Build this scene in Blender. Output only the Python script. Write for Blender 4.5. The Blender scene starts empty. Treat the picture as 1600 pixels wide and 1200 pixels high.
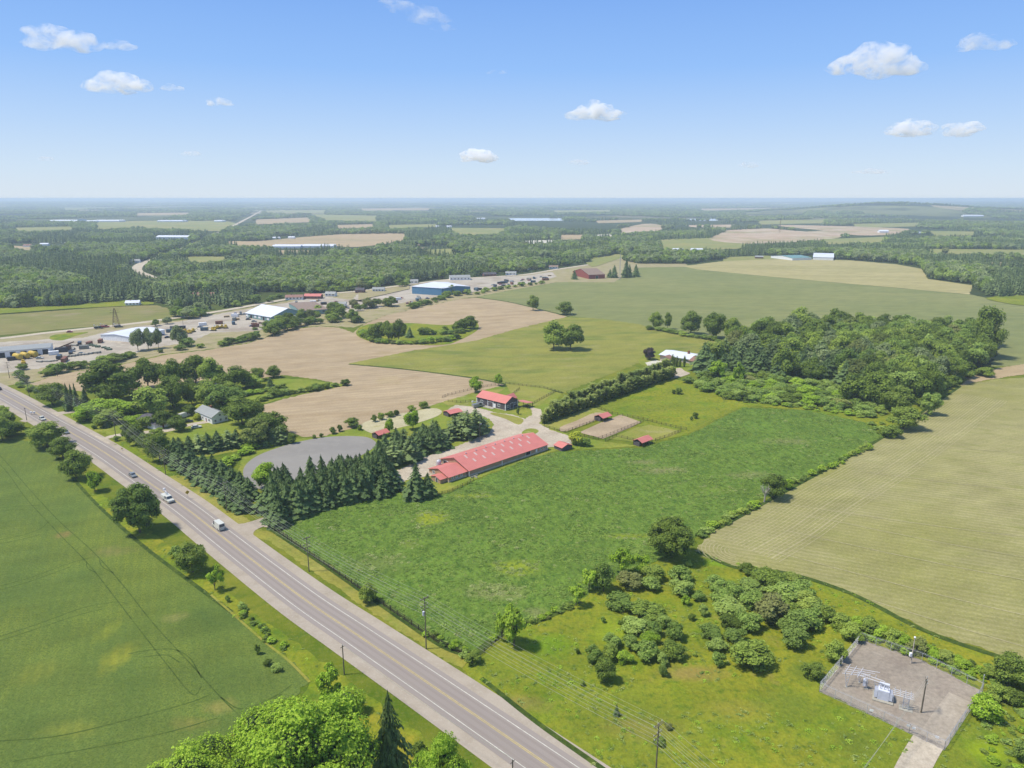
import bpy, bmesh, math, random
import numpy as np
from mathutils import Vector, Matrix
from mathutils.geometry import tessellate_polygon

# ------------------------------------------------------------------ camera, light, exposure
random.seed(7); rng = np.random.default_rng(7)
SC = bpy.context.scene
COL = SC.collection
H = 105.0                      # flying height, metres
FPX = 1109.0                   # focal length in units of a 1600-wide frame
PITCH = math.atan((600-310)/FPX)
cam_d = bpy.data.cameras.new('camera'); cam = bpy.data.objects.new('camera', cam_d); COL.objects.link(cam)
cam.location = (0, 0, H); cam.rotation_euler = (math.pi/2-PITCH, 0, 0)
cam_d.sensor_width = 36; cam_d.lens = 36*FPX/1600; cam_d.clip_start = 1; cam_d.clip_end = 200000
SC.camera = cam
SUN = Vector((-0.47, -0.06, 0.87)).normalized()
world = bpy.data.worlds.new('World'); SC.world = world; world.use_nodes = True
wn, wl = world.node_tree.nodes, world.node_tree.links
wn.clear()
wo = wn.new('ShaderNodeOutputWorld'); bg = wn.new('ShaderNodeBackground'); sky = wn.new('ShaderNodeTexSky')
sky.sky_type = 'NISHITA'; sky.sun_disc = False
sky.sun_elevation = math.asin(SUN.z); sky.sun_rotation = math.atan2(SUN.x, SUN.y)
sky.altitude = 100; sky.air_density = 1.0; sky.dust_density = 0.6; sky.ozone_density = 2.5
bg.inputs[1].default_value = 0.15
wl.new(sky.outputs[0], bg.inputs[0])
# pale summer haze towards the horizon, the same all the way round
tc = wn.new('ShaderNodeTexCoord'); sx = wn.new('ShaderNodeSeparateXYZ'); wl.new(tc.outputs['Generated'], sx.inputs[0])
cr = wn.new('ShaderNodeValToRGB'); wl.new(sx.outputs['Z'], cr.inputs[0])
_f = lambda c: (c/255/12.92) if c/255 <= .04045 else ((c/255+.055)/1.055)**2.4
for i, (p_, c_) in enumerate(((0, (220,232,244)), (.035, (208,228,248)), (.09, (184,214,251)), (.16, (150,194,252)), (.24, (130,177,245)), (.5, (98,150,228)))):
    e_ = cr.color_ramp.elements[i] if i < 2 else cr.color_ramp.elements.new(p_)
    e_.position = p_; e_.color = (*[_f(k) for k in c_], 1)
bg2 = wn.new('ShaderNodeBackground'); wl.new(cr.outputs[0], bg2.inputs[0]); bg2.inputs[1].default_value = 0.715
mr = wn.new('ShaderNodeMapRange'); wl.new(sx.outputs['Z'], mr.inputs[0])
for i_, v_ in zip((1,2,3,4), (.25,.6,.96,.3)): mr.inputs[i_].default_value = v_
ms = wn.new('ShaderNodeMixShader'); wl.new(mr.outputs[0], ms.inputs[0]); wl.new(bg.outputs[0], ms.inputs[1]); wl.new(bg2.outputs[0], ms.inputs[2])
wl.new(ms.outputs[0], wo.inputs[0])
sd = bpy.data.lights.new('sun', 'SUN'); sun = bpy.data.objects.new('sun', sd); COL.objects.link(sun)
sd.energy = 3.9; sd.angle = math.radians(6.0); sd.color = (1.0, 0.94, 0.84)
sun.rotation_euler = SUN.to_track_quat('Z', 'Y').to_euler()
SC.view_settings.view_transform = 'Standard'; SC.view_settings.look = 'None'
SC.view_settings.exposure = 0.45; SC.view_settings.gamma = 1.0; SC.view_settings.use_curve_mapping = False
SC.cycles.use_denoising = True
SC.cycles.max_bounces = 12; SC.cycles.diffuse_bounces = 3; SC.cycles.glossy_bounces = 2
SC.cycles.transmission_bounces = 3; SC.cycles.volume_bounces = 10; SC.cycles.transparent_max_bounces = 12
SC.cycles.sample_clamp_indirect = 5

# ------------------------------------------------------------------ survey: a bearing of the photo to a place on the land
CP, SP = math.cos(PITCH), math.sin(PITCH)
def G(u, v, z=0.0):
    a = (u-800)/FPX; b = (v-600)/FPX
    dy = CP-b*SP; dz = -SP-b*CP
    t = -(H-z)/dz
    return (a*t, dy*t)
def PR(x, y, z=0.0):
    Z = z-H; d = y*CP-Z*SP; up = y*SP+Z*CP
    return 800+FPX*x/d, 600-FPX*up/d
def depth(x, y, z=0.0): return y*CP-(z-H)*SP
def height_at(x, y, vtop):
    lo, hi = 0.0, 104.0
    for _ in range(30):
        m = (lo+hi)/2
        if PR(x, y, m)[1] > vtop: lo = m
        else: hi = m
    return lo

def lin(r, g, b):
    f = lambda c: (c/255/12.92) if c/255 <= .04045 else ((c/255+.055)/1.055)**2.4
    return (f(r), f(g), f(b))
WARM = (1.0, 1.0, .86)      # the sky's blue fill is taken off the surface colours read from the photo
def A(r, g, b, k=1.0):
    w3 = (WARM[0]*1.16, WARM[1], WARM[2]*.92) if g > r*.985 and g > b*1.12 else WARM      # leaves and grass: yellower
    return tuple(min(.88, c*k*w/1.60) for c, w in zip(lin(r, g, b), w3))

# ------------------------------------------------------------------ materials
class NT:
    def __init__(s, name):
        s.m = bpy.data.materials.new(name); s.m.use_nodes = True
        s.t = s.m.node_tree; s.t.nodes.clear()
        s.out = s.n('ShaderNodeOutputMaterial')
    def n(s, typ, **kw):
        nd = s.t.nodes.new(typ)
        for k, v in kw.items(): setattr(nd, k, v)
        return nd
    def l(s, a, b): s.t.links.new(a, b)
    def val(s, sock, v): sock.default_value = v
    def pos(s, scale=(1,1,1), rot=0.0, obj=False):
        src = s.n('ShaderNodeTexCoord').outputs['Object'] if obj else s.n('ShaderNodeNewGeometry').outputs['Position']
        mp = s.n('ShaderNodeMapping', vector_type='POINT')
        r = s.n('ShaderNodeVectorRotate', rotation_type='Z_AXIS'); r.inputs['Angle'].default_value = -rot
        s.l(src, r.inputs['Vector']); mp.inputs['Scale'].default_value = scale; s.l(r.outputs[0], mp.inputs['Vector'])
        return mp.outputs[0]
    def noise(s, scale, detail=4, rough=.55, stretch=(1,1,1), rot=0.0, obj=False, dist=0.0):
        t = s.n('ShaderNodeTexNoise'); t.inputs['Scale'].default_value = scale; t.inputs['Detail'].default_value = detail
        t.inputs['Roughness'].default_value = rough; t.inputs['Distortion'].default_value = dist
        s.l(s.pos(stretch, rot, obj), t.inputs['Vector']); return t.outputs['Fac']
    def ramp(s, fac, lo, hi, a=0.0, b=1.0):
        r = s.n('ShaderNodeMapRange'); r.clamp = True
        for i, v in zip((1,2,3,4), (lo, hi, a, b)): r.inputs[i].default_value = v
        s.l(fac, r.inputs[0]); return r.outputs[0]
    def mix(s, fac, a, b, blend='MIX'):
        m = s.n('ShaderNodeMix', data_type='RGBA', blend_type=blend)
        if isinstance(fac, (int, float)): m.inputs[0].default_value = fac
        else: s.l(fac, m.inputs[0])
        for sock, v in ((m.inputs[6], a), (m.inputs[7], b)):
            if isinstance(v, tuple): sock.default_value = (*v[:3], 1)
            else: s.l(v, sock)
        return m.outputs[2]
    def math(s, op, a, b=None):
        m = s.n('ShaderNodeMath', operation=op)
        for i, v in enumerate((a, b)):
            if v is None: continue
            if isinstance(v, (int, float)): m.inputs[i].default_value = v
            else: s.l(v, m.inputs[i])
        return m.outputs[0]
    def bump(s, h, strength, dist, normal=None):
        b = s.n('ShaderNodeBump'); b.inputs['Strength'].default_value = strength; b.inputs['Distance'].default_value = dist
        s.l(h, b.inputs['Height'])
        if normal is not None: s.l(normal, b.inputs['Normal'])
        return b.outputs[0]
    def finish(s, colour, rough=.9, normal=None, metallic=0.0, spec=.25, transl=None):
        p = s.n('ShaderNodeBsdfPrincipled')
        if isinstance(colour, tuple): p.inputs['Base Color'].default_value = (*colour[:3], 1)
        else: s.l(colour, p.inputs['Base Color'])
        p.inputs['Roughness'].default_value = rough; p.inputs['Metallic'].default_value = metallic
        p.inputs['Specular IOR Level'].default_value = spec
        if normal is not None: s.l(normal, p.inputs['Normal'])
        sh = p.outputs[0]
        if transl is not None:
            t = s.n('ShaderNodeBsdfTranslucent'); s.l(colour, t.inputs[0]) if not isinstance(colour, tuple) else None
            mx = s.n('ShaderNodeMixShader'); mx.inputs[0].default_value = transl
            s.l(sh, mx.inputs[1]); s.l(t.outputs[0], mx.inputs[2]); sh = mx.outputs[0]
        s.l(sh, s.out.inputs['Surface']); return s.m

def field_mat(name, base, layers=(), bump=None, rough=.95, rows=None, spec=.1, grain=True, patches=()):
    """layers: (scale, colour, lo, hi[, detail, stretch, rotation]); rows: (metres, colour, amount, rotation)"""
    s = NT(name); c = base
    for L in layers:
        sc, cc, lo, hi = L[:4]; det = L[4] if len(L) > 4 else 4
        st = L[5] if len(L) > 5 else (1,1,1); ro = L[6] if len(L) > 6 else 0
        c = s.mix(s.ramp(s.noise(sc, det, .6, st, ro), lo, hi), c, cc)
    for (u, v, ru, rv, cc, amt) in patches:      # a stand of other plants or thin ground, with its own outline
        cx, cy = G(u, v); rx = abs(G(u+ru, v)[0]-cx); ry = abs(G(u, v-rv)[1]-cy)
        vm = s.n('ShaderNodeVectorMath', operation='SUBTRACT'); s.l(s.n('ShaderNodeNewGeometry').outputs['Position'], vm.inputs[0]); vm.inputs[1].default_value = (cx, cy, 0)
        v2 = s.n('ShaderNodeVectorMath', operation='MULTIPLY'); s.l(vm.outputs[0], v2.inputs[0]); v2.inputs[1].default_value = (1/rx, 1/ry, 0)
        ln = s.n('ShaderNodeVectorMath', operation='LENGTH'); s.l(v2.outputs[0], ln.inputs[0])
        dd = s.math('ADD', ln.outputs['Value'], s.math('MULTIPLY', s.noise(.16, 5, .7), 1.5))
        c = s.mix(s.ramp(dd, 1.75, 1.05, 0, amt), c, cc)
    nrm = None
    if rows:
        per, cc, amt, ro = rows
        w = s.n('ShaderNodeTexWave', wave_type='BANDS', bands_direction='Y'); w.inputs['Scale'].default_value = 2*math.pi/per/20*1.0
        w.inputs['Distortion'].default_value = .6; w.inputs['Detail'].default_value = 2; w.inputs['Detail Scale'].default_value = .4
        s.l(s.pos((1,1,1), ro), w.inputs['Vector'])
        c = s.mix(s.ramp(w.outputs['Fac'], .2, .8, 0, amt), c, cc)
    g1 = s.ramp(s.noise(1.15, 6, .72), .30, .70, .80, 1.22); g2 = s.ramp(s.noise(.11, 5, .62, (.45,1,1), .4), .32, .68, .88, 1.12)
    gg = s.math('MULTIPLY', g1, g2) if grain else 1.0
    if grain:
        vm = s.n('ShaderNodeVectorMath', operation='SCALE'); s.l(c, vm.inputs[0]) if not isinstance(c, tuple) else setattr(vm.inputs[0], 'default_value', c); s.l(gg, vm.inputs['Scale']); c = vm.outputs[0]
    if bump:
        for (bs, st, di) in bump:
            nrm = s.bump(s.noise(bs, 3, .6), st, di, nrm)
    return s.finish(c, rough, nrm, spec=spec)

def paint(name, colour, rough=.6, metallic=0.0, var=.12, spec=.4, scale=.8):
    s = NT(name)
    c = s.mix(s.ramp(s.noise(scale, 5), .35, .7, 0, 1), colour, tuple(k*(1-var*1.6) for k in colour))
    return s.finish(c, rough, None, metallic, spec)

def leaf_mat(name, lo, mid, hi, rand=1.0, transl=.22, dead=None):
    """dark and light foliage chosen per tree (Random) and per clump (noise)"""
    lo, mid, hi = [(q[0]*.98, q[1]*1.03, q[2]*1.05) for q in (lo, mid, hi)]
    s = NT(name)
    oi = s.n('ShaderNodeObjectInfo').outputs['Random']
    c = s.mix(s.ramp(s.noise(.75, 4, .7), .36, .62), lo, mid)
    c = s.mix(s.ramp(s.noise(1.9, 4, .7), .46, .66, 0, .9), c, hi)
    c = s.mix(s.math('MULTIPLY', s.ramp(oi, .35, 1.0), .85*rand), c, hi)
    r2 = s.math('FRACT', s.math('MULTIPLY', oi, 7.31))
    c = s.mix(s.math('MULTIPLY', s.ramp(r2, .5, 1.0), .8*rand), c, lo)
    if dead:
        r3 = s.math('FRACT', s.math('MULTIPLY', oi, 23.7))
        c = s.mix(s.math('MULTIPLY', s.ramp(r3, .88, 1.0), .6), c, dead)
    return s.finish(c, .75, None, spec=.15, transl=transl)

MAT = {}
MAT['leaf'] = leaf_mat('broadleaf_foliage', (.085,.125,.018), (.20,.275,.040), (.42,.50,.085), transl=.34, dead=(.30,.25,.13))
MAT['leaf_bright'] = leaf_mat('fresh_green_foliage', (.16,.25,.016), (.33,.49,.035), (.56,.68,.085), .5, .36)
MAT['leaf_yellow'] = leaf_mat('yellow_green_foliage', (.27,.30,.02), (.48,.51,.045), (.64,.64,.075), .4, .35)
MAT['leaf_dark'] = leaf_mat('dark_round_foliage', (.070,.110,.018), (.185,.255,.038), (.40,.47,.080), .6, .34)
MAT['leaf_shrub'] = leaf_mat('shrub_foliage', (.12,.185,.032), (.27,.39,.065), (.50,.58,.14), .8, .36)
MAT['leaf_grey'] = leaf_mat('grey_green_foliage', (.15,.19,.07), (.29,.34,.13), (.46,.50,.21), .6, .3)
MAT['leaf_purple'] = leaf_mat('purple_foliage', (.035,.026,.026), (.075,.05,.055), (.12,.085,.085), .3)
MAT['needle'] = leaf_mat('spruce_needles', (.038,.062,.018), (.090,.140,.040), (.19,.26,.080), .55, .2)
MAT['needle_pine'] = leaf_mat('pine_needles', (.070,.100,.032), (.145,.195,.062), (.29,.35,.12), .9, .2)
MAT['needle_cedar'] = leaf_mat('cedar_foliage', (.10,.145,.030), (.22,.28,.055), (.44,.45,.12), .9, .25)
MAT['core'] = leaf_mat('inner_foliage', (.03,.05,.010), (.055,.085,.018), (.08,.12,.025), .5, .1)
MAT['bark'] = paint('bark', (.11,.085,.065), .95, var=.3)
MAT['deadwood'] = paint('dead_wood', (.42,.38,.33), .9, var=.3)

# ------------------------------------------------------------------ object helpers
def tag(o, label=None, cat=None, group=None, kind=None):
    if label: o['label'] = label
    if cat: o['category'] = cat
    if group: o['group'] = group
    if kind: o['kind'] = kind
    return o
def mk(name, me, parent=None, mat=None, loc=None):
    o = bpy.data.objects.new(name, me); COL.objects.link(o)
    if mat is not None and me is not None and not me.materials: me.materials.append(mat)
    if parent is not None: o.parent = parent
    if loc is not None: o.location = loc
    return o
def empty(name, loc, rz=0.0, label=None, cat=None, group=None, scale=None):
    o = bpy.data.objects.new(name, None); COL.objects.link(o); o.location = loc; o.rotation_euler = (0,0,rz)
    o.empty_display_size = .2
    if scale: o.scale = scale
    return tag(o, label, cat, group)
class MB:
    """collects simple solids into one mesh"""
    def __init__(s): s.v = []; s.f = []
    def add(s, vs, fs):
        k = len(s.v); s.v += [tuple(p) for p in vs]; s.f += [tuple(i+k for i in f) for f in fs]; return s
    def box(s, x0, x1, y0, y1, z0, z1):
        vs = [(x,y,z) for z in (z0,z1) for x,y in ((x0,y0),(x1,y0),(x1,y1),(x0,y1))]
        return s.add(vs, [(3,2,1,0),(4,5,6,7),(0,1,5,4),(1,2,6,5),(2,3,7,6),(3,0,4,7)])
    def tube(s, p, q, r0, r1=None, n=6, cap=True):
        p, q = Vector(p), Vector(q); r1 = r0 if r1 is None else r1
        d = (q-p).normalized() if (q-p).length > 1e-9 else Vector((0,0,1))
        a = d.orthogonal().normalized(); b = d.cross(a)
        vs = []
        for c, r in ((p, r0), (q, r1)):
            for i in range(n):
                t = 2*math.pi*i/n; vs.append(c+(a*math.cos(t)+b*math.sin(t))*r)
        fs = [(i, (i+1)%n, n+(i+1)%n, n+i) for i in range(n)]
        if cap: fs += [tuple(range(n))[::-1], tuple(range(n, 2*n))]
        return s.add(vs, fs)
    def prism(s, prof, y0, y1, axis='y'):
        n = len(prof)
        f = (lambda a, b, y: (a, y, b)) if axis == 'y' else (lambda a, b, y: (y, a, b)) if axis == 'x' else (lambda a, b, y: (a, b, y))
        vs = [f(a, b, y0) for a, b in prof]+[f(a, b, y1) for a, b in prof]
        return s.add(vs, [tuple(range(n)), tuple(range(n, 2*n))[::-1]]+[(i, n+i, n+(i+1)%n, (i+1)%n) for i in range(n)])
    def sphere(s, c, r, n=8, m=5, sq=(1,1,1)):
        vs = [(c[0], c[1], c[2]-r*sq[2])]
        for j in range(1, m):
            t = math.pi*j/m-math.pi/2
            for i in range(n):
                a = 2*math.pi*i/n
                vs.append((c[0]+r*sq[0]*math.cos(t)*math.cos(a), c[1]+r*sq[1]*math.cos(t)*math.sin(a), c[2]+r*sq[2]*math.sin(t)))
        vs.append((c[0], c[1], c[2]+r*sq[2])); L = len(vs)-1
        fs = [(0, 1+(i+1)%n, 1+i) for i in range(n)]
        for j in range(m-2):
            for i in range(n):
                a = 1+j*n+i; b = 1+j*n+(i+1)%n; fs.append((a, b, b+n, a+n))
        fs += [(L, 1+(m-2)*n+i, 1+(m-2)*n+(i+1)%n) for i in range(n)]
        return s.add(vs, fs)
    def mesh(s, name='m', smooth=False):
        me = bpy.data.meshes.new(name); me.from_pydata(s.v, [], s.f); me.update()
        bm = bmesh.new(); bm.from_mesh(me); bmesh.ops.recalc_face_normals(bm, faces=bm.faces); bm.to_mesh(me); bm.free()
        if smooth: me.polygons.foreach_set('use_smooth', [True]*len(me.polygons))
        return me
    def build(s, name, mat, parent=None, smooth=False):
        return mk(name, s.mesh(name, smooth), parent, mat)

def smooth_closed(P, n=6):
    out = []; N = len(P)
    for i in range(N):
        p0, p1, p2, p3 = (Vector(P[(i+k) % N]) for k in (-1,0,1,2))
        for j in range(n):
            t = j/n
            out.append(.5*((2*p1)+(-p0+p2)*t+(2*p0-5*p1+4*p2-p3)*t*t+(-p0+3*p1-3*p2+p3)*t**3))
    return [tuple(p) for p in out]
def smooth_open(P, n=8):
    P = [Vector(p) for p in P]; Q = [2*P[0]-P[1]]+P+[2*P[-1]-P[-2]]; out = []
    for i in range(1, len(Q)-2):
        p0, p1, p2, p3 = Q[i-1:i+3]
        for j in range(n):
            t = j/n
            out.append(.5*((2*p1)+(-p0+p2)*t+(2*p0-5*p1+4*p2-p3)*t*t+(-p0+3*p1-3*p2+p3)*t**3))
    out.append(P[-1]); return out
def sheet(name, pts, mat, z, px=True, smooth=0, kind='structure', label=None, rag=0.0, cat=None, parent=None, group=None, hole=None):
    P = [G(*p) for p in pts] if px else list(pts)
    if smooth: P = smooth_closed(P, smooth)
    if rag:
        Q = []
        for i in range(len(P)):
            a, b = Vector(P[i]), Vector(P[(i+1) % len(P)]); L = (b-a).length
            k = max(1, min(24, int(L/(rag*3))))
            nn = Vector((-(b-a).y, (b-a).x)).normalized() if L > 1e-6 else Vector((0,0))
            for j in range(k):
                p = a+(b-a)*(j/k); Q.append(tuple(p+nn*random.gauss(0, rag) if j else p))
        P = Q
    tris = tessellate_polygon([[Vector((x, y, 0)) for x, y in P]])
    me = bpy.data.meshes.new(name)
    me.from_pydata([(x, y, z) for x, y in P], [], [tuple(t) for t in tris]); me.update()
    if len(me.polygons) and sum(p.normal.z for p in me.polygons) < 0: me.flip_normals()
    o = mk(name, me, parent, mat); tag(o, label, cat, group, kind); return o
def ribbon(name, pts, width, mat, z, px=True, smooth=8, kind='structure', label=None, offset=0.0, dash=None, parent=None):
    P = [Vector(G(*p)) if px else Vector(p) for p in pts]
    C = smooth_open(P, smooth) if smooth else P
    vs, fs = [], []
    L = []
    for i, c in enumerate(C):
        d = (C[min(i+1, len(C)-1)]-C[max(i-1, 0)]).normalized(); n = Vector((-d.y, d.x))
        w = width(i/(len(C)-1)) if callable(width) else width
        vs += [(*(c+n*(offset+w/2)), z), (*(c+n*(offset-w/2)), z)]
    for i in range(len(C)-1): fs.append((2*i, 2*i+1, 2*i+3, 2*i+2))
    me = bpy.data.meshes.new(name); me.from_pydata(vs, [], fs); me.update()
    if sum(p.normal.z for p in me.polygons) < 0: me.flip_normals()
    o = mk(name, me, parent, mat); tag(o, label, None, None, kind); return o, C
# ------------------------------------------------------------------ the air
hz = NT('haze_air'); pv = hz.n('ShaderNodeVolumePrincipled')
pv.inputs['Color'].default_value = (.74,.87,1,1); pv.inputs['Density'].default_value = 1.3e-4; pv.inputs['Anisotropy'].default_value = .1
hz.l(pv.outputs[0], hz.out.inputs['Volume'])
tag(MB().box(-52000,52000,-9000,62000,-1.6,108.0).build('haze', hz.m), kind='stuff')

# ------------------------------------------------------------------ ground
s = NT('open_country')
grass = s.mix(s.ramp(s.noise(.035, 6, .65), .38, .66), A(92,122,34), A(140,150,55))
grass = s.mix(s.ramp(s.noise(.16, 5, .7), .5, .78, 0, .8), grass, A(70,112,36))
grass = s.mix(s.ramp(s.noise(.9, 4, .7), .5, .8, 0, .5), grass, A(165,158,86))
vor = s.n('ShaderNodeTexVoronoi'); vor.inputs['Scale'].default_value = .0017; vor.inputs['Randomness'].default_value = .9
s.l(s.pos((1, .8, 1), .5), vor.inputs['Vector'])
sep = s.n('ShaderNodeSeparateColor'); s.l(vor.outputs['Color'], sep.inputs[0])
far = s.mix(s.ramp(sep.outputs[0], .52, .54), A(50,66,42), A(138,150,104))
far = s.mix(s.ramp(sep.outputs[1], .84, .86), far, A(196,178,146))
far = s.mix(s.ramp(s.noise(.004, 6, .7), .48, .6, 0, .8), far, A(48,64,42))
ln = s.n('ShaderNodeVectorMath', operation='LENGTH'); s.l(s.n('ShaderNodeNewGeometry').outputs['Position'], ln.inputs[0])
c = s.mix(s.ramp(ln.outputs['Value'], 520, 900), grass, s.mix(s.ramp(ln.outputs['Value'], 3500, 6000), A(62,80,46), far))
nb = s.bump(s.noise(1.3, 5, .7), .6, .5)
ground_mat = s.finish(c, .95, nb, spec=.08)
# far land swells gently, so the horizon is not a ruled line
def swell(x, y):
    r = math.hypot(x, y)
    k = max(0, min(1, (r-9000)/9000))
    z = k*(26*(.5+.5*math.sin(x/2900+1.2)*math.cos(y/5200+.5))+16*(.5+.5*math.sin(x/1250+y/4100)))
    hx, hy = G(1385, 333)
    z += 62*math.exp(-((x-hx)/620)**2-((y-hy)/700)**2)
    z += 22*math.exp(-((x-hx-900)/900)**2-((y-hy+200)/800)**2)
    return z
ys = [-8000, -2000, -300, 40]+[80*1.09**i for i in range(0, 78) if 80*1.09**i < 61000]+[61500]
xs = np.linspace(-1, 1, 121)
vs = []; nx = len(xs)
for y in ys:
    w = max(9000, min(51000, abs(y)*1.15))
    for x in xs: vs.append((x*w, y, swell(x*w, y)))
fs = [(j*nx+i, j*nx+i+1, (j+1)*nx+i+1, (j+1)*nx+i) for j in range(len(ys)-1) for i in range(nx-1)]
me = bpy.data.meshes.new('ground'); me.from_pydata(vs, [], fs); me.update(); me.polygons.foreach_set('use_smooth', [True]*len(me.polygons))
tag(mk('ground', me, None, ground_mat), kind='structure')

DIR_ROAD = math.radians(137)
ROWS = math.radians(-22)
PATCH_W = [(185,1025,26,30,A(150,160,62),.8),(170,985,18,24,A(132,150,60),.6),(98,836,16,7,A(150,130,84),.8),(175,862,42,10,A(150,142,92),.55),(340,1105,34,16,A(158,146,84),.6),(300,1130,40,14,A(150,142,78),.5),(110,1140,60,18,A(134,150,70),.6),(270,965,26,10,A(150,144,90),.5),(215,985,40,50,A(86,112,54),.5),(50,930,60,30,A(90,116,58),.5),(60,1050,40,24,A(130,146,66),.5)]
M_crop = field_mat('young_wheat', A(110,134,66), [(.012, A(126,146,62), .42, .62, 4), (.05, A(90,120,62), .45, .75, 5, (1,.35,1), .6),
    (.03, A(150,150,72), .64, .78, 6), (2.5, A(66,98,50), .45, .75, 3)], [(1.2, .5, .25), (6, .35, .1)], patches=PATCH_W, rows=(2.6, A(90,118,60), .25, math.radians(115)))
Y1, B1 = A(150,172,52), A(156,152,108)
PATCH_A = [(672,810,34,14,Y1,.9),(806,888,46,16,Y1,.7),(775,925,60,16,B1,.6),(985,838,60,5,Y1,.6),(1035,735,46,7,B1,.75),(1005,722,30,5,B1,.6),(1170,742,40,7,B1,.5),(840,958,24,10,B1,.5),(590,880,60,20,A(120,140,84),.5),(1230,690,50,6,B1,.5),(740,775,40,5,Y1,.6),(1120,765,50,7,A(120,150,60),.5),(640,850,20,10,A(128,150,70),.5)]
M_alfalfa = field_mat('alfalfa', A(112,148,64), [(.45, A(74,112,46), .46, .66, 5, (1,.5,1), .3), (1.6, A(118,160,76), .54, .78, 5), (.03, A(86,120,52), .5, .75, 5),
    (.028, A(120,134,82), .62, .76, 6), (.05, A(128,150,40), .70, .78, 6)], [(.7, .9, .9), (3.2, .6, .3)], patches=PATCH_A)
M_bean = field_mat('young_beans', A(176,168,122), [(.012, A(144,152,88), .42, .62, 5, (1,.4,1), ROWS), (.05, A(182,174,132), .5, .75, 6, (.3,1,1), ROWS),
    (.25, A(136,148,86), .5, .78, 5, (.35,1,1), ROWS), (3.0, A(186,178,140), .5, .75, 3)], [(3, .4, .12)], rows=(2.3, A(138,146,90), .42, ROWS))
M_plough = field_mat('bare_stubble', A(188,167,143), [(.01, A(200,178,152), .4, .65, 5), (.07, A(174,150,122), .48, .72, 6, (.25,1,1), .25), (.3, A(206,184,154), .5, .75, 6, (.3,1,1), .35),
    (.02, A(178,160,116), .6, .75, 6)], [(1.5, .4, .15)], rows=(5.0, A(176,152,124), .35, .3))
M_hay = field_mat('hay_meadow', A(146,154,82), [(.012, A(150,158,84), .42, .65, 5, (1,1.8,1)), (.05, A(104,130,62), .48, .72, 6, (.4,1,1), .1), (.14, A(170,160,118), .56, .8, 6, (.3,1,1)), (.9, A(96,120,56), .5, .8, 4)], [(.8, .5, .3)])
M_blue = field_mat('grain_field', A(132,146,100), [(.006, A(144,154,108), .42, .65, 4), (.03, A(122,138,94), .48, .72, 5, (.2,1,1), -.15)], rows=(16, A(124,140,94), .3, -.15))
M_straw = field_mat('ripening_field', A(188,176,130), [(.01, A(172,164,116), .42, .65, 5, (.3,1,1), -.1), (.05, A(200,186,144), .5, .75, 5, (.2,1,1), -.1)])
M_strip = field_mat('fallow_strip', A(142,142,98), [(.008, A(126,138,80), .42, .6, 5), (.03, A(164,150,120), .55, .75, 5)])
M_meadow = field_mat('rough_meadow', A(126,146,48), [(.03, A(150,158,48), .42, .62, 6), (.06, A(92,138,34), .50, .72, 6), (.09, A(160,146,84), .60, .76, 6), (.6, A(86,122,40), .48, .75, 6), (3, A(150,166,74), .55, .8, 4)], [(.6, .8, .5), (3, .5, .2)], patches=[(1085,1052,60,16,A(168,144,86),.7),(800,1100,70,20,A(166,150,84),.7),(1000,1140,80,24,A(150,140,70),.5),(960,990,50,30,A(140,172,40),.6),(860,1010,50,24,A(112,160,36),.7),(1230,1100,60,34,A(104,128,50),.6),(1340,1160,50,30,A(96,122,46),.6),(1150,1110,60,24,A(160,150,66),.5),(1130,880,50,8,A(118,166,36),.7),(1540,1175,46,24,A(150,180,40),.7),(1260,1050,30,20,A(96,124,50),.6)])
M_verge = field_mat('mown_verge', A(150,156,74), [(.06, A(178,168,96), .45, .68, 6), (.12, A(118,144,48), .5, .72, 6), (1.2, A(132,140,66), .5, .8, 5)], [(2, .4, .15)])
M_verge2 = field_mat('rough_verge', A(120,146,40), [(.07, A(160,162,56), .42, .64, 6), (.13, A(78,120,40), .48, .7, 6), (.9, A(96,124,40), .5, .78, 6)], [(.9, .7, .4)])
M_lawn = field_mat('lawn', A(124,150,58), [(.05, A(150,160,76), .42, .66, 6), (.6, A(110,138,52), .5, .75, 5)], [(2, .4, .15)])
M_paddock = field_mat('paddock_grass', A(150,158,84), [(.05, A(124,148,60), .45, .65, 6), (.1, A(186,172,130), .56, .74, 6)], [(2, .4, .15)])
M_sand = field_mat('trodden_sand', A(196,174,152), [(.06, A(178,156,136), .45, .68, 6), (.12, A(160,150,100), .62, .8, 6), (1.5, A(184,164,142), .45, .8, 5)], [(2, .3, .1)])
M_sandpen = field_mat('riding_sand', A(206,196,168), [(.06, A(190,180,148), .45, .68, 6), (.12, A(160,162,104), .60, .8, 6)], [(2, .3, .1)])
M_gravel = field_mat('gravel', A(212,198,186), [(.09, A(196,180,168), .42, .68, 6), (.5, A(222,210,200), .5, .8, 6), (6, A(180,166,154), .5, .8, 3)], [(5, .3, .06)])
M_subgravel = field_mat('grey_gravel', A(178,166,158), [(.12, A(166,152,145), .42, .68, 6), (.35, A(188,174,164), .52, .8, 6), (8, A(140,128,122), .5, .8, 3)], [(6, .35, .06)])
M_yard = field_mat('yard_gravel', A(200,189,182), [(.03, A(176,162,154), .45, .62, 6), (.06, A(150,150,112), .60, .72, 6), (.12, A(222,212,200), .52, .72, 6)])
M_track = field_mat('riding_track_grit', A(164,159,160), [(.03, A(154,149,151), .42, .68, 5), (.2, A(171,166,167), .5, .8, 5)], [(4, .2, .03)], grain=False)
M_shoulder = field_mat('road_shoulder', A(198,184,176), [(.15, A(182,168,158), .42, .68, 6), (1.5, A(206,196,188), .5, .8, 5), (8, A(176,164,156), .5, .8, 3)], [(6, .3, .04)], grain=False)
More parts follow.
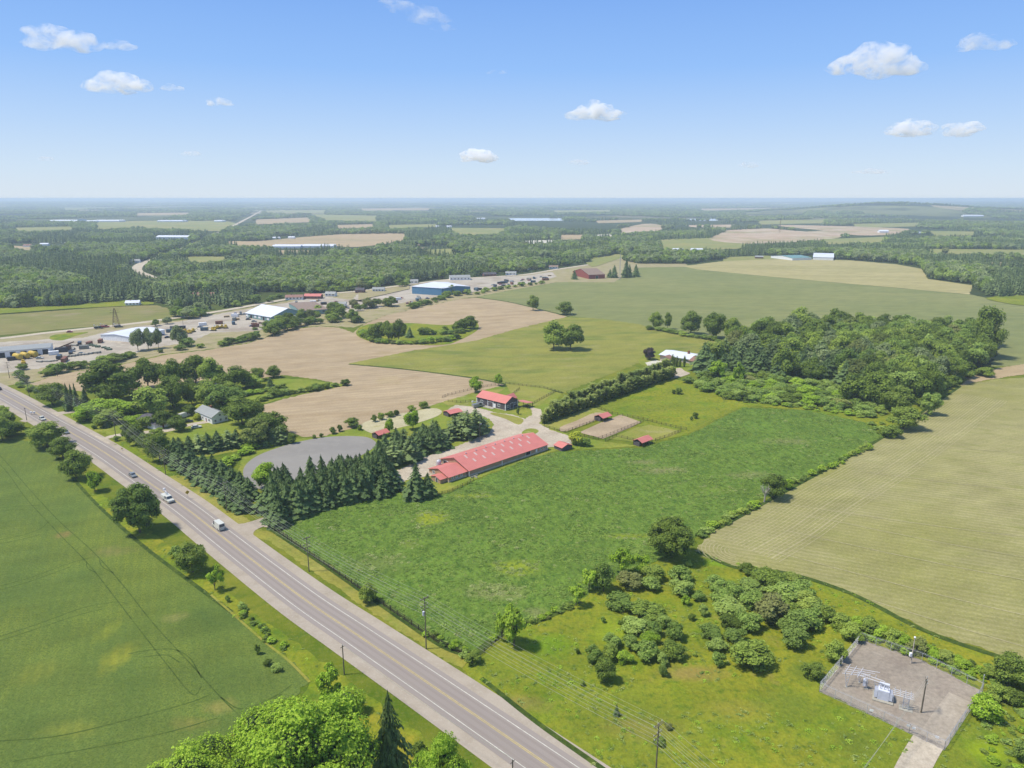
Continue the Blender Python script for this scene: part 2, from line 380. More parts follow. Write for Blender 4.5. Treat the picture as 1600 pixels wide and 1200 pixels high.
M_asphalt = field_mat('asphalt', A(174,162,162), [(.07, A(166,155,155), .42, .68, 6, (.12,1,1), DIR_ROAD), (.8, A(178,167,166), .5, .8, 5, (.1,1,1), DIR_ROAD), (9, A(156,146,147), .5, .8, 3)], [(8, .2, .02)], rough=.85, spec=.2, grain=False)
M_wheelpath = field_mat('worn_asphalt', A(164,152,152), [(.8, A(170,159,158), .4, .8, 5, (.1,1,1), DIR_ROAD)], rough=.8, grain=False)
M_white = field_mat('white_line_paint', A(232,228,224), [(1.2, A(206,198,196), .5, .8, 5)], rough=.6)
M_yellow = field_mat('yellow_line_paint', A(226,202,128), [(1.2, A(204,186,140), .45, .8, 5)], rough=.6)
M_lane = field_mat('farm_lane', A(168,166,140), [(.1, A(150,156,112), .45, .7, 6)])
M_tram = field_mat('wheel_track_in_crop', A(72,98,46), [(.4, A(94,118,58), .4, .7, 5)], [(2, .6, .2)])
M_tram2 = field_mat('bare_row_soil', A(190,180,142), [(.5, A(170,166,120), .4, .75, 5)])
M_ditch = field_mat('grassy_ditch', A(66,92,42), [(.5, A(96,118,50), .4, .7, 6), (.12, A(52,80,36), .45, .7, 6)], [(.8, .8, .5)])
M_soil = field_mat('bare_soil', A(180,140,112), [(.3, A(160,124,98), .4, .7, 6)], [(2, .4, .1)])
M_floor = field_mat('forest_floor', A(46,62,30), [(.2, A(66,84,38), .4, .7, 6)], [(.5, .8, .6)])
M_quarry = field_mat('quarry_ground', A(206,180,160), [(.004, A(170,160,120), .45, .6, 6), (.012, A(224,208,196), .5, .7, 6), (.02, A(190,156,136), .5, .7, 6)])
M_pale = field_mat('pale_stone_ground', A(226,220,212), [(.02, A(200,190,180), .45, .7, 6)])
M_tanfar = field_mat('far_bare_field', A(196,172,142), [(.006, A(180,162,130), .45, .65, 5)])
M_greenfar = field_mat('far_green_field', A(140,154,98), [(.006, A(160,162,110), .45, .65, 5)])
M_water = NT('pond_water').finish((.30,.36,.42), .08, spec=.6)
LAKE = NT('lake_water').finish((.55,.60,.64), .15, spec=.6)

T_FIELD = [(45,600),(100,583),(180,572),(262,554),(330,546),(390,536),(430,523),(470,513),(500,510),(530,512),(552,520),(568,507),(600,494),(660,480),(720,467),(745,465),(800,472),(890,494),(800,516),(745,532),(640,549),(545,568),(640,577),(740,590),(792,601),(742,613),(690,629),(650,641),(600,655),(540,672),(500,683),(470,682),(440,668),(402,635),(470,617),(545,602),(490,592),(440,586),(400,592),(300,606),(130,612)]
sheet('stubble_field', T_FIELD, M_plough, .05, rag=.5)
sheet('stubble_headland', [(556,521),(575,507),(640,505),(700,508),(735,500),(745,503),(746,516),(715,533),(690,539),(630,538),(580,534)], M_meadow, .10, smooth=4)
sheet('hay_field', [(545,568),(640,549),(745,532),(800,516),(890,494),(945,499),(1000,507),(1040,520),(1090,529),(1150,534),(1160,545),(1100,560),(1010,563),(935,592),(880,614),(850,607),(790,600),(740,590),(640,577)], M_hay, .07, rag=.5)
sheet('grain_field', [(744,464),(800,453),(870,441),(960,441),(1000,418),(1075,417),(1200,432),(1515,460),(1600,478),(2000,520),(2000,590),(1600,571),(1540,573),(1300,545),(1150,534),(1090,529),(1040,520),(1000,507),(890,494),(800,472)], M_blue, .06, rag=.5)
sheet('ripening_field', [(1066,416),(1130,408),(1240,404),(1330,407),(1400,413),(1440,420),(1450,436),(1520,446),(1515,460),(1200,432),(1090,421)], M_straw, .12, rag=.5)
sheet('ploughed_corner', [(1130,402),(1235,398),(1240,404),(1130,408)], M_greenfar, .14)
AF = [(430,830),(470,806),(500,791),(560,777),(612,768),(625,770),(660,781),(700,770),(760,744),(830,715),(870,706),(1000,700),(1075,681),(1160,637),(1260,641),(1350,660),(1378,682),(1330,712),(1240,752),(1150,800),(1090,836),(1040,870),(960,902),(900,938),(850,965),(800,980),(765,1003),(745,1022),(690,1006),(600,945),(520,890),(470,855)]
sheet('alfalfa_field', AF, M_alfalfa, .08, rag=.6)
BEAN = [(1085,860),(1120,826),(1240,760),(1350,700),(1430,650),(1500,603),(1560,592),(1700,585),(2300,600),(2300,1300),(1800,1120),(1600,1036),(1450,985),(1330,925),(1230,893),(1150,885),(1105,872)]
sheet('bean_field', BEAN, M_bean, .05, rag=.4)
sheet('bare_field_corner', [(1500,603),(1520,588),(1560,575),(1600,569),(1800,560),(1800,584),(1600,585),(1540,594)], M_tanfar, .10, rag=.4)
WHEAT = [(-600,700),(-100,686),(0,684),(62,692),(88,712),(110,742),(150,785),(190,825),(222,850),(262,878),(308,915),(362,955),(412,1000),(450,1030),(484,1065),(455,1092),(398,1108),(360,1150),(300,1260),(-700,1500)]
sheet('wheat_field', WHEAT, M_crop, .05, rag=.35)
sheet('meadow', [(745,1024),(768,1004),(802,981),(850,966),(900,940),(962,903),(1040,872),(1086,862),(1150,886),(1230,894),(1330,926),(1450,986),(1600,1037),(1900,1150),(2000,1500),(1100,1500),(960,1260),(840,1140),(752,1070),(722,1045)], M_meadow, .04, rag=.5)
sheet('mown_verge', [(395,826),(425,832),(470,858),(520,893),(600,947),(690,1008),(742,1026),(722,1044),(700,1035),(600,970),(500,900),(420,845),(385,836)], M_verge, .055, rag=.3)
sheet('mown_verge', [(160,686),(196,690),(250,728),(290,745),(330,775),(372,812),(365,822),(345,806),(270,750),(210,712),(165,690)], M_verge2, .055, rag=.3)
sheet('mown_verge', [(262,745),(292,742),(345,782),(392,815),(382,820),(366,820),(300,770)], M_verge, .065, rag=.3)
sheet('house_lot', [(85,645),(120,645),(240,660),(420,612),(430,590),(480,594),(545,601),(470,614),(400,634),(440,667),(400,700),(290,720),(245,722),(200,690),(165,676),(130,672)], M_lawn, .045, rag=.5)
sheet('verge', [(484,1067),(452,1032),(412,1002),(362,957),(308,917),(222,852),(150,787),(120,752),(126,742),(190,800),(260,850),(400,960),(560,1075),(660,1150),(760,1225),(700,1300),(440,1180)], M_verge2, .045, rag=.4)
sheet('farmyard_grass', [(400,745),(370,742),(378,716),(400,700),(450,686),(500,684),(545,672),(600,655),(655,640),(690,629),(742,613),(792,601),(850,607),(880,614),(845,655),(845,662),(890,680),(940,690),(1000,697),(870,704),(760,742),(700,768),(662,778),(622,768),(600,762),(560,760),(480,770)], M_lawn, .06, rag=.3)
sheet('pasture', [(880,640),(960,612),(1052,592),(1090,600),(1120,622),(1180,634),(1150,640),(1075,678),(1030,690),(1010,668),(900,645)], M_meadow, .065, rag=.5)
sheet('scrub_ground', [(1085,600),(1100,585),(1300,600),(1400,640),(1440,640),(1500,604),(1430,650),(1378,682),(1350,660),(1260,641),(1180,635),(1120,624)], M_meadow, .07, rag=.5)
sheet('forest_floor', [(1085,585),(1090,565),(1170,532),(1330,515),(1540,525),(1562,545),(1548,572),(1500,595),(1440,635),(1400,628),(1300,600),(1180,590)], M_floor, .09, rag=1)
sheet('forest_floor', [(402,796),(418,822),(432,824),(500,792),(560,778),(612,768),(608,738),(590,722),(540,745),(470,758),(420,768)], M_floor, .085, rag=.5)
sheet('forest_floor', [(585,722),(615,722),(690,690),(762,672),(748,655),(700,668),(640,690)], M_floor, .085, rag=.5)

# industrial strip, yards and far road
sheet('roadside_grass', [(-300,640),(-300,548),(0,528),(120,516),(285,500),(345,488),(450,470),(500,458),(560,455),(620,446),(700,438),(800,432),(870,421),(930,412),(960,406),(1000,400),(1066,404),(1075,417),(1000,418),(960,441),(870,441),(800,453),(744,464),(720,467),(660,480),(600,494),(552,512),(500,509),(470,512),(430,522),(390,535),(330,545),(262,553),(180,571),(100,582),(45,599),(0,603)], M_lane, .03, rag=1)
sheet('industrial_yard', [(-200,600),(-200,548),(0,535),(80,530),(130,528),(180,515),(285,502),(345,490),(450,473),(500,462),(540,468),(575,470),(600,480),(560,486),(500,490),(480,505),(400,517),(330,520),(300,534),(230,545),(190,560),(100,570),(30,580),(-30,585)], M_yard, .10, rag=.8)
sheet('industrial_yard', [(548,470),(560,458),(640,447),(700,436),(760,433),(820,431),(862,425),(870,432),(840,441),(780,449),(730,458),(650,468),(620,476),(590,474)], M_yard, .10, rag=.8)
sheet('fallow_strip', [(-400,560),(-400,515),(0,492),(60,488),(110,484),(190,478),(245,477),(262,482),(288,495),(230,504),(120,512),(0,524)], M_strip, .08, rag=.8)
sheet('grass_island', [(78,530),(86,523),(138,519),(118,525),(98,532)], M_verge2, .14, smooth=3)
sheet('grass_island', [(168,512),(230,504),(262,502),(200,513),(172,517)], M_lane, .14, smooth=3)
M_lane2 = field_mat('highway_surface', A(214,200,186), [(.05, A(204,190,178), .4, .7, 5)])
ribbon('highway', [(-200,548),(0,529),(75,520),(150,512),(230,503),(345,486),(440,469),(500,460),(560,455),(620,447),(700,437),(760,433),(820,429),(870,421),(930,412),(960,406),(990,399)], 9, M_lane2, .18)
ribbon('railway_trail', [(-20,600),(60,584),(150,571),(200,560),(262,548),(300,541),(360,530),(400,524),(440,517)], 5, M_lane, .12)
ribbon('railway_trail', [(560,500),(600,491),(637,482),(655,474),(700,464)], 6, M_lane, .12)
ribbon('country_road', [(270,446),(250,441),(232,432),(216,425),(214,419),(222,412),(248,403),(268,396),(295,385),(318,375),(345,362),(372,349),(400,334),(412,327)], 15, M_lane2, .3)

FAR = [ # clearings in the far woods: outline, material, name
 ([(400,377),(457,372),(535,366),(632,365),(635,375),(560,386),(510,384),(400,386),(355,382),(357,377)], M_tanfar, 'bare_field'),
 ([(522,396),(575,390),(670,387),(612,392),(530,401)], M_tanfar, 'bare_field'),
 ([(427,391),(500,391),(503,395),(437,398)], M_tanfar, 'bare_field'),
 ([(258,405),(300,401),(400,401),(410,405),(400,409),(325,411),(265,409)], M_greenfar, 'green_field'),
 ([(150,347),(350,345),(345,361),(212,356),(150,358)], M_greenfar, 'green_field'),
 ([(19,384),(70,388),(115,388),(115,394),(22,391)], M_tanfar, 'bare_field'),
 ([(487,335),(589,337),(588,346),(512,345)], M_greenfar, 'green_field'),
 ([(415,329),(510,328),(508,333),(415,332)], M_greenfar, 'green_field'),
 ([(400,343),(480,340),(490,347),(400,351)], M_tanfar, 'bare_field'),
 ([(702,356),(797,357),(775,367),(717,368)], M_greenfar, 'green_field'),
 ([(645,378),(725,375),(700,381),(645,384)], M_tanfar, 'bare_field'),
 ([(1032,375),(1110,372),(1170,382),(1150,389),(1032,390)], M_greenfar, 'green_field'),
 ([(1137,360),(1200,357),(1260,362),(1320,358),(1310,372),(1210,380),(1150,380),(1108,373)], M_quarry, 'quarry'),
 ([(960,361),(1005,350),(1038,352),(1030,360),(980,365)], M_quarry, 'quarry'),
 ([(1070,352),(1148,351),(1140,356),(1080,355)], M_quarry, 'quarry'),
 ([(814,376),(865,375),(866,381),(822,382)], M_pale, 'stone_yard'),
 ([(871,367),(916,367),(910,374),(877,375)], M_tanfar, 'bare_field'),
 ([(929,367),(960,365),(955,370),(932,371)], M_pale, 'stone_yard'),
 ([(795,341),(882,341),(880,345),(800,345)], LAKE, 'lake'),
 ([(1070,342),(1122,342),(1122,345),(1072,345)], LAKE, 'lake'),
 ([(917,405),(962,397),(980,400),(950,410),(925,417)], M_greenfar, 'green_field'),
 ([(837,395),(895,397),(885,403),(845,402)], M_greenfar, 'green_field'),
 ([(1445,389),(1900,393),(1900,404),(1450,397)], M_greenfar, 'green_field'),
 ([(1537,410),(1700,411),(1700,419),(1530,417)], M_tanfar, 'bare_field'),
 ([(1452,361),(1527,362),(1520,368),(1462,369)], M_greenfar, 'green_field'),
 ([(1285,374),(1385,370),(1375,380),(1290,382)], M_greenfar, 'green_field'),
 ([(1540,466),(1600,462),(1640,470),(1640,482),(1600,478),(1570,474)], M_meadow, 'green_field'),
 ([(1095,326),(1250,325),(1250,328),(1095,329)], M_tanfar, 'bare_field'),
 ([(690,321),(800,320),(860,322),(700,323)], M_tanfar, 'bare_field'),
 ([(100,325),(180,324),(180,327),(100,328)], M_greenfar, 'green_field'),
 ([(950,317),(1010,317),(1010,319),(950,319)], M_pale, 'stone_yard'),
 ([(-100,488),(0,482),(100,478),(200,470),(240,476),(110,483),(0,491),(-100,496)], M_meadow, 'green_field'),
 ([(600,352),(690,350),(680,355),(610,357)], M_greenfar, 'green_field'),
 ([(930,345),(1010,343),(1000,347),(935,349)], M_tanfar, 'bare_field'),
 ([(1180,345),(1290,343),(1285,349),(1190,351)], M_greenfar, 'green_field'),
 ([(1330,350),(1440,348),(1430,354),(1340,356)], M_greenfar, 'green_field'),
 ([(1210,352),(1330,354),(1420,358),(1400,366),(1340,368),(1300,362)], M_quarry, 'quarry'),
 ([(20,356),(110,354),(120,360),(30,362)], M_greenfar, 'green_field'),
 ([(520,352),(590,350),(580,356),(530,357)], M_tanfar, 'bare_field'),
 ([(640,392),(700,389),(760,391),(740,396),(660,398)], M_greenfar, 'green_field'),
 ([(1160,333),(1260,332),(1250,336),(1170,337)], M_tanfar, 'bare_field'),
 ([(560,326),(680,325),(670,328),(570,329)], M_tanfar, 'bare_field'),
 ([(860,329),(960,328),(950,331),(870,332)], M_greenfar, 'green_field'),
 ([(210,333),(300,332),(290,336),(215,337)], M_tanfar, 'bare_field'),
 ([(560,470),(640,452),(640,447),(560,456)], M_lane, 'green_field'),
]
FAR = [([(a_, b_) for a_, b_ in pl], m_, nm) for pl, m_, nm in FAR]
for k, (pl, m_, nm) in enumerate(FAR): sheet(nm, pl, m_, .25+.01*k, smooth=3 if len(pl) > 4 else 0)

# ------------------------------------------------------------------ main road
YEL = [(-160,545),(-60,587),(0,614),(75,656),(155,702),(220,746),(287,792),(342,835),(400,880),(480,940),(560,994),(700,1089),(860,1199),(1000,1296),(1200,1436)]
ribbon('road_shoulder', YEL, 15.5, M_shoulder, .09)
ribbon('main_road', YEL, 9.6, M_asphalt, .12)
for off in (-2.65, -1.05, 1.05, 2.65): ribbon('wheel_path', YEL, .62, M_wheelpath, .127, offset=off)
for off in (-3.5, 3.5): ribbon('white_edge_line', YEL, .17, M_white, .135, offset=off)
for off in (-.17, .17): ribbon('yellow_centre_line', YEL, .13, M_yellow, .135, offset=off)
sheet('side_road', [(340,806),(356,814),(374,819),(396,814),(420,806),(450,797),(462,803),(424,819),(404,826),(396,833),(400,842),(420,858),(400,852),(372,832)], M_shoulder, .105, smooth=3)
sheet('driveway', [(140,676),(160,684),(170,681),(200,676),(262,670),(300,661),(345,655),(345,658),(300,665),(262,675),(200,681),(168,686),(172,693),(160,690)], M_gravel, .10, smooth=3)
sheet('driveway', [(70,648),(84,645),(112,642),(150,641),(150,643),(115,645),(92,649),(86,653)], M_gravel, .10, smooth=3)
sheet('driveway', [(30,658),(48,651),(62,652),(40,660)], M_shoulder, .10)

# ------------------------------------------------------------------ farm ground
sheet('riding_track', [(380,742),(382,730),(392,719),(412,708),(450,695),(490,686),(525,682),(560,682),(578,685),(588,694),(575,706),(540,724),(500,740),(450,756),(410,765),(388,757)], M_track, .12, smooth=5)
sheet('sand_pen', [(563,668),(570,660),(590,654),(640,644),(675,638),(690,642),(684,650),(650,662),(610,672),(585,678)], M_sandpen, .12, smooth=3)
sheet('farm_drive', [(402,822),(430,812),(500,775),(560,755),(612,740),(660,716),(720,695),(765,676),(772,664),(765,655),(748,648),(720,645),(700,640),(712,633),(742,636),(775,645),(800,648),(820,655),(832,648),(828,636),(845,640),(850,655),(842,662),(860,672),(885,680),(905,686),(890,695),(862,699),(840,700),(760,722),(700,742),(640,748),(618,760),(560,775),(500,792),(430,826)], M_gravel, .13, rag=.25)
sheet('drive_island', [(815,677),(822,671),(834,670),(842,674),(832,680),(820,681)], M_paddock, .15, smooth=3)
sheet('drive_island', [(770,645),(800,650),(818,656),(810,664),(790,655),(768,648)], M_paddock, .15, smooth=3)
sheet('paddock', [(845,664),(920,636),(950,644),(945,652),(935,655),(886,675)], M_paddock, .12)
sheet('paddock', [(690,629),(742,613),(790,607),(748,632),(700,634)], M_paddock, .125)
sheet('paddock', [(790,600),(850,607),(868,612),(842,634),(812,630),(800,618)], M_paddock, .125)
sheet('trodden_paddock', [(875,668),(900,658),(930,645),(945,650),(885,674)], M_sand, .14, smooth=3)
sheet('trodden_paddock', [(905,676),(938,661),(970,648),(1002,660),(986,668),(942,686)], M_sand, .14)
sheet('paddock', [(950,686),(995,668),(1015,664),(1065,674),(1050,682),(1000,692)], M_paddock, .12)
sheet('villa_lawn', [(998,566),(1005,556),(1020,549),(1035,547),(1060,549),(1085,557),(1090,570),(1080,582),(1060,584),(1045,576),(1030,568),(1010,572)], M_lawn, .12, smooth=3)
sheet('villa_drive', [(1040,588),(1045,580),(1062,575),(1070,580),(1078,584),(1060,590),(1046,592)], M_gravel, .15, smooth=3)
sheet('swimming_pool_deck', [(1008,567),(1024,563),(1036,565),(1030,569),(1012,572)], M_pale, .16)
sheet('patch_of_bare_ground', [(1495,590),(1510,586),(1524,589),(1512,593)], M_sand, .16)

# substation yard and its approach
sheet('substation_yard', [(1280,1080),(1345,1000),(1440,1032),(1535,1081),(1475,1172),(1380,1126)], M_subgravel, .11, rag=.15)
ribbon('substation_lane', [(1455,1152),(1440,1176),(1420,1215),(1395,1280),(1360,1400)], 5.4, M_gravel, .10)
ribbon('substation_lane', [(1500,1090),(1478,1120),(1455,1156)], 4.4, field_mat('pale_gravel', A(190,177,168), [(.3, A(182,169,160), .4, .7, 5)]), .13)

# wheel tracks pressed into the wheat, and bare rows in the beans
for pl in ([(-60,655),(0,712),(40,758),(90,812),(145,862),(190,912),(240,975),(300,1040),(345,1090),(388,1132)],
           [(-60,680),(0,726),(40,778),(90,832),(135,878),(165,915),(215,980),(262,1040),(300,1085),(315,1073)],
           [(-40,798),(20,792),(62,790)], [(-40,802),(20,797),(40,796)],
           [(-40,850),(20,840),(60,828),(76,815)], [(-40,855),(20,846),(62,836)],
           [(-40,926),(40,905),(110,880),(140,872)], [(-40,932),(40,911),(110,886)],
           [(-40,1008),(60,975),(130,950),(180,941),(200,944)], [(-40,1014),(60,982),(120,962),(160,952)],
           [(135,878),(137,888),(150,895)], [(155,875),(160,886),(178,896)],
           [(200,1022),(235,1016),(270,1015),(296,1028),(315,1060)], [(225,1027),(260,1024),(280,1035)],
           [(-40,1160),(80,1152),(180,1130),(290,1100),(330,1085)], [(20,1190),(140,1170),(260,1145),(340,1122)],
           [(345,1090),(378,1108),(430,1088),(456,1070)], [(388,1132),(400,1112),(440,1085)], [(6,700),(20,697),(34,694)]):
    ribbon('wheel_track', pl, .28, M_tram, .075, smooth=6)
BEANW = [G(*p) for p in BEAN]
def inside(x, y, poly):
    c = False; n = len(poly); j = n-1
    for i in range(n):
        xi, yi = poly[i]; xj, yj = poly[j]
        if (yi > y) != (yj > y) and x < (xj-xi)*(y-yi)/(yj-yi)+xi: c = not c
        j = i
    return c
def rows_in(pts, width, z, poly=None, mat=None):
    """a bare row, kept to the inside of the field"""
    C = smooth_open(pts, 14); run = []
    for p in C+[None]:
        if p is not None and inside(p.x, p.y, poly or BEANW): run.append(p)
        else:
            if len(run) > 3: ribbon('bare_row', run, width, mat or M_tram2, z, px=False, smooth=0)
            run = []
def offset_line(px, off):
    P = [Vector(G(*p)) for p in px]; out = []
    for i, c in enumerate(P):
        d = (P[min(i+1, len(P)-1)]-P[max(i-1, 0)]).normalized(); out.append(c+Vector((-d.y, d.x))*off)
    return out
EDGE = [(1118,838),(1180,806),(1240,770),(1350,709),(1430,660),(1500,615)]
for k in range(17): rows_in(offset_line(EDGE, -1.2-k*1.3), .30 if k not in (9, 14) else .55, .080+.001*k)
for k in range(11):
    r = 2.2+k*1.15; cx, cy = G(1150, 862)
    rows_in([Vector((cx+r*math.cos(t), cy+r*math.sin(t))) for t in np.linspace(2.2, 4.4, 10)], .32, .10+.001*k)
for q, (a, b) in enumerate((((1262,806),(1700,888)), ((1240,790),(1700,850)), ((1330,735),(1700,775)), ((1180,880),(1700,1040)), ((1200,860),(1700,985)), ((1380,690),(1700,712)), ((1230,830),(1700,925)))):
    rows_in([Vector(G(*a)), Vector(G((a[0]+b[0])/2, (a[1]+b[1])/2+3)), Vector(G(*b))], .42, .12+.002*q)
ribbon('ditch', [(424,828),(468,857),(520,892),(600,948),(690,1009),(742,1026)], 1.6, M_ditch, .10)
ribbon('ditch', [(745,1022),(765,1004),(800,981),(850,966),(905,938)], 2.2, M_ditch, .10)
ribbon('ditch', [(545,569),(640,578),(740,591),(792,601),(850,608),(880,614)], 2.0, M_ditch, .11)
ribbon('ditch', [(745,465),(800,473),(890,495)], 2.5, M_ditch, .11)
ribbon('ditch', [(1090,862),(1150,887),(1230,896),(1330,928),(1450,988),(1600,1039)], 1.8, M_ditch, .10)
ribbon('ditch', [(88,712),(110,742),(150,787),(222,852),(308,917),(362,957)], 1.2, M_ditch, .10)
ribbon('bare_bank', [(330,930),(362,958),(412,1002),(450,1032),(484,1066)], .6, M_verge, .112)
ribbon('ditch', [(1120,827),(1240,761),(1350,701),(1430,651),(1500,604)], 1.6, M_ditch, .11)
ribbon('ditch', [(752,1060),(840,1130),(960,1215),(1050,1285)], 1.2, M_ditch, .10)
# ------------------------------------------------------------------ trees: prototypes
def cards(P, N, size, up=.35, rnd=.7, asp=1.3, seed=0):
    """leaf sprays: small bent quads facing roughly N"""
    r = np.random.default_rng(seed); n = len(P)
    D = N*1.0+r.normal(0, rnd, (n,3)); D[:,2] += up; D /= np.linalg.norm(D, axis=1)[:,None]
    T = np.cross(D, r.normal(0,1,(n,3))); T /= np.linalg.norm(T, axis=1)[:,None]; B = np.cross(D, T)
    s = size*(.6+.8*r.random(n))[:,None]
    a = P-T*s*.5*asp; b = P+T*s*.5*asp; c = P+B*s*.5+D*s*.18; d = P-B*s*.5+D*s*.18
    V = np.stack([a, d, b, c], 1).reshape(-1, 3)
    F = np.arange(4*n).reshape(-1, 4)
    return V, F
def mesh_np(name, parts, mats):
    me = bpy.data.meshes.new(name); V = []; F = []; MI = []; k = 0
    for (v, f, mi) in parts:
        V.append(np.asarray(v, float)); F += [tuple(int(i)+k for i in q) for q in f]; MI += [mi]*len(f); k += len(v)
    me.from_pydata(np.concatenate(V).tolist(), [], F)
    for m in mats: me.materials.append(m)
    me.polygons.foreach_set('material_index', MI); me.update(); return me
def ico(sub):
    bm = bmesh.new(); bmesh.ops.create_icosphere(bm, subdivisions=sub, radius=1)
    v = np.array([x.co[:] for x in bm.verts]); f = [[w.index for w in q.verts] for q in bm.faces]; bm.free(); return v, f
ICO1 = ico(1)
def crown_mesh(seed, lobes, leaves, size, mat, zc=.60, rz=.40, rxy=.46, lr=(.13,.22), core=True, flat=1.0, rnd=.6, gap=0.0, zmin=.16):
    """a broadleaf crown one unit high and about one unit wide"""
    r = np.random.default_rng(seed); C = []; R = []
    for i in range(lobes):
        for _ in range(30):
            d = r.normal(0,1,3); d /= np.linalg.norm(d); k = r.random()**.42
            p = np.array([d[0]*rxy*k, d[1]*rxy*k, zc+d[2]*rz*k]); q = r.uniform(*lr)
            p[:2] *= 1-.25*max(0, (p[2]-zc)/rz); p[:2] *= (1+.12*math.sin(3*math.atan2(p[1], p[0])+seed))
            if p[2]-q*.8 < zmin: continue
            if gap and C and min(np.linalg.norm((p-np.array(C)), axis=1)) < gap: continue
            break
        C.append(p); R.append(q)
    C = np.array(C); R = np.array(R)
    w = r.choice(lobes, int(leaves*1.7), p=R**2/np.sum(R**2))
    d = r.normal(0,1,(len(w),3)); d[:,2] = np.abs(d[:,2])*np.where(r.random(len(w)) < .74, 1, -1); d /= np.linalg.norm(d, axis=1)[:,None]
    rr = R[w]*(.82+.3*r.random(len(w)))*(1+.15*np.sin(d[:,0]*9+w)*np.sin(d[:,1]*8+w*2))
    P = C[w]+d*rr[:,None]*np.array([1,1,.85*flat])
    dist = np.linalg.norm(P[:,None,:]-C[None], axis=2)/R[None]; dist[np.arange(len(w)), w] = 9
    keep = dist.min(1) > .78; P, d = P[keep][:leaves], d[keep][:leaves]
    cc = (P-np.array([0,0,zc*.8])); cc /= np.linalg.norm(cc, axis=1)[:,None]
    V, F = cards(P, d*.6+cc*.6, size, .3, rnd, 1.25, seed+1)
    parts = [(V, F, 0)]
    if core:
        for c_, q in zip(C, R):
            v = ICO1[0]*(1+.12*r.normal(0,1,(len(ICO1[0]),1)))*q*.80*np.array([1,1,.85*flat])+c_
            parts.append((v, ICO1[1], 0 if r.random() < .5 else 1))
    return mesh_np('crown', parts, [mat, MAT['core']]), C, R
def trunk_mesh(seed, C, r0=.028, lean=.02, top=.7):
    r = np.random.default_rng(seed); m = MB(); p = Vector((0,0,-.02)); pts = [p]
    for k in range(1, 5): pts.append(Vector((r.normal(0,lean), r.normal(0,lean), top*k/4)))
    for k in range(4): m.tube(pts[k], pts[k+1], r0*(1-.2*k), r0*(.8-.2*k)+.002, 6, cap=(k == 0))
    idx = r.choice(len(C), min(9, len(C)), replace=False)
    for i in idx:
        c = Vector(C[i]); k = 1+int(r.random()*2.9); b = pts[min(k, 3)]
        mid = b.lerp(c, .5)+Vector((0,0,-.03)); m.tube(b, mid, r0*.45, r0*.3, 5, False); m.tube(mid, c, r0*.3, r0*.1, 5, False)
    me = m.mesh('trunk'); me.materials.append(MAT['bark']); return me
def conifer_mesh(seed, tiers=22, per=9, mat=None, fat=1.0, droop=.30, base=.03, curve=.85, ragged=.18, sprays=3, cores=True, thick=.26):
    """one unit high, about one unit wide at the skirt"""
    r = np.random.default_rng(seed); V = []; F = []
    for t in range(tiers):
        k = t/(tiers-1); z = base+(1-base)*(k**.92); rad = .5*fat*(1-k)**curve*(1 if k > .06 else .85)+.012
        n = max(4, int(per*(1-.45*k))); ph = r.random()*6.28
        for i in range(n):
            a = ph+6.283*i/n+r.normal(0,.12); L = rad*(1+r.normal(0, ragged)); 
            if L < .01: L = .01
            dx, dy = math.cos(a), math.sin(a); zz = z+r.normal(0,.012)
            for q in range(sprays):
                f0 = q/sprays; f1 = (q+1.25)/sprays
                w = L*(.34-.10*q/sprays)*(1+r.normal(0,.2))*(1 if sprays < 5 else .55); da = r.normal(0,.14)
                ex, ey = math.cos(a+da), math.sin(a+da); px, py = -ey, ex
                zi = zz-droop*L*f0+.012*(q % 2); zo = zz-droop*L*f1**1.2-.01; c = len(V)
                V += [(ex*L*f0*.9, ey*L*f0*.9, zi+.02), (ex*L*(f0+f1)/2+px*w, ey*L*(f0+f1)/2+py*w, (zi+zo)/2-.018),
                      (ex*L*f1, ey*L*f1, zo), (ex*L*(f0+f1)/2-px*w, ey*L*(f0+f1)/2-py*w, (zi+zo)/2-.018)]
                F += [(c, c+1, c+2), (c, c+2, c+3)]
    parts = [(np.array(V), F, 0)]
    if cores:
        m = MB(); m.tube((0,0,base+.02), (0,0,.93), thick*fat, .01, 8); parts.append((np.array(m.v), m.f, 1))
    return mesh_np('crown', parts, [mat or MAT['needle'], MAT['core']])
def con_trunk():
    m = MB().tube((0,0,-.02), (0,0,.5), .022, .012, 6).tube((0,0,.5), (0,0,.98), .012, .002, 5, False); me = m.mesh('trunk'); me.materials.append(MAT['bark']); return me
CT = con_trunk()
def rematerial(me, mat):
    m = me.copy(); m.materials[0] = mat; return m
PROTO = {}
def bl(kind, seeds, n, leaves, size, mat, **kw):
    L = []
    for s_ in seeds:
        me, C, R = crown_mesh(s_, n, leaves, size, mat, **kw); L.append((me, trunk_mesh(s_, C)))
    PROTO[kind] = L
bl('maple', (1,2,3,4), 30, 2600, .050, MAT['leaf'])
bl('round', (11,12,13), 34, 3600, .042, MAT['leaf_dark'], rz=.42, rxy=.44, zmin=.10)
bl('near', (21,22), 120, 30000, .0145, MAT['leaf_bright'], lr=(.07,.13), rnd=.6)
bl('nearround', (25,), 70, 9000, .028, MAT['leaf'], lr=(.08,.15), rz=.43, zmin=.1)
bl('open', (31,32,33), 16, 1300, .055, MAT['leaf_bright'], lr=(.10,.16), gap=.12, zmin=.22)
bl('willow', (41,42), 26, 2600, .055, MAT['leaf_shrub'], lr=(.10,.19), zc=.52, rz=.42, zmin=.05)
bl('shrub', (51,52,53,54), 18, 1700, .062, MAT['leaf_shrub'], zc=.50, rz=.44, rxy=.42, lr=(.15,.24), zmin=-.03)
PROTO['shrub_dark'] = [(rematerial(a, MAT['leaf']), b) for a, b in PROTO['shrub']]
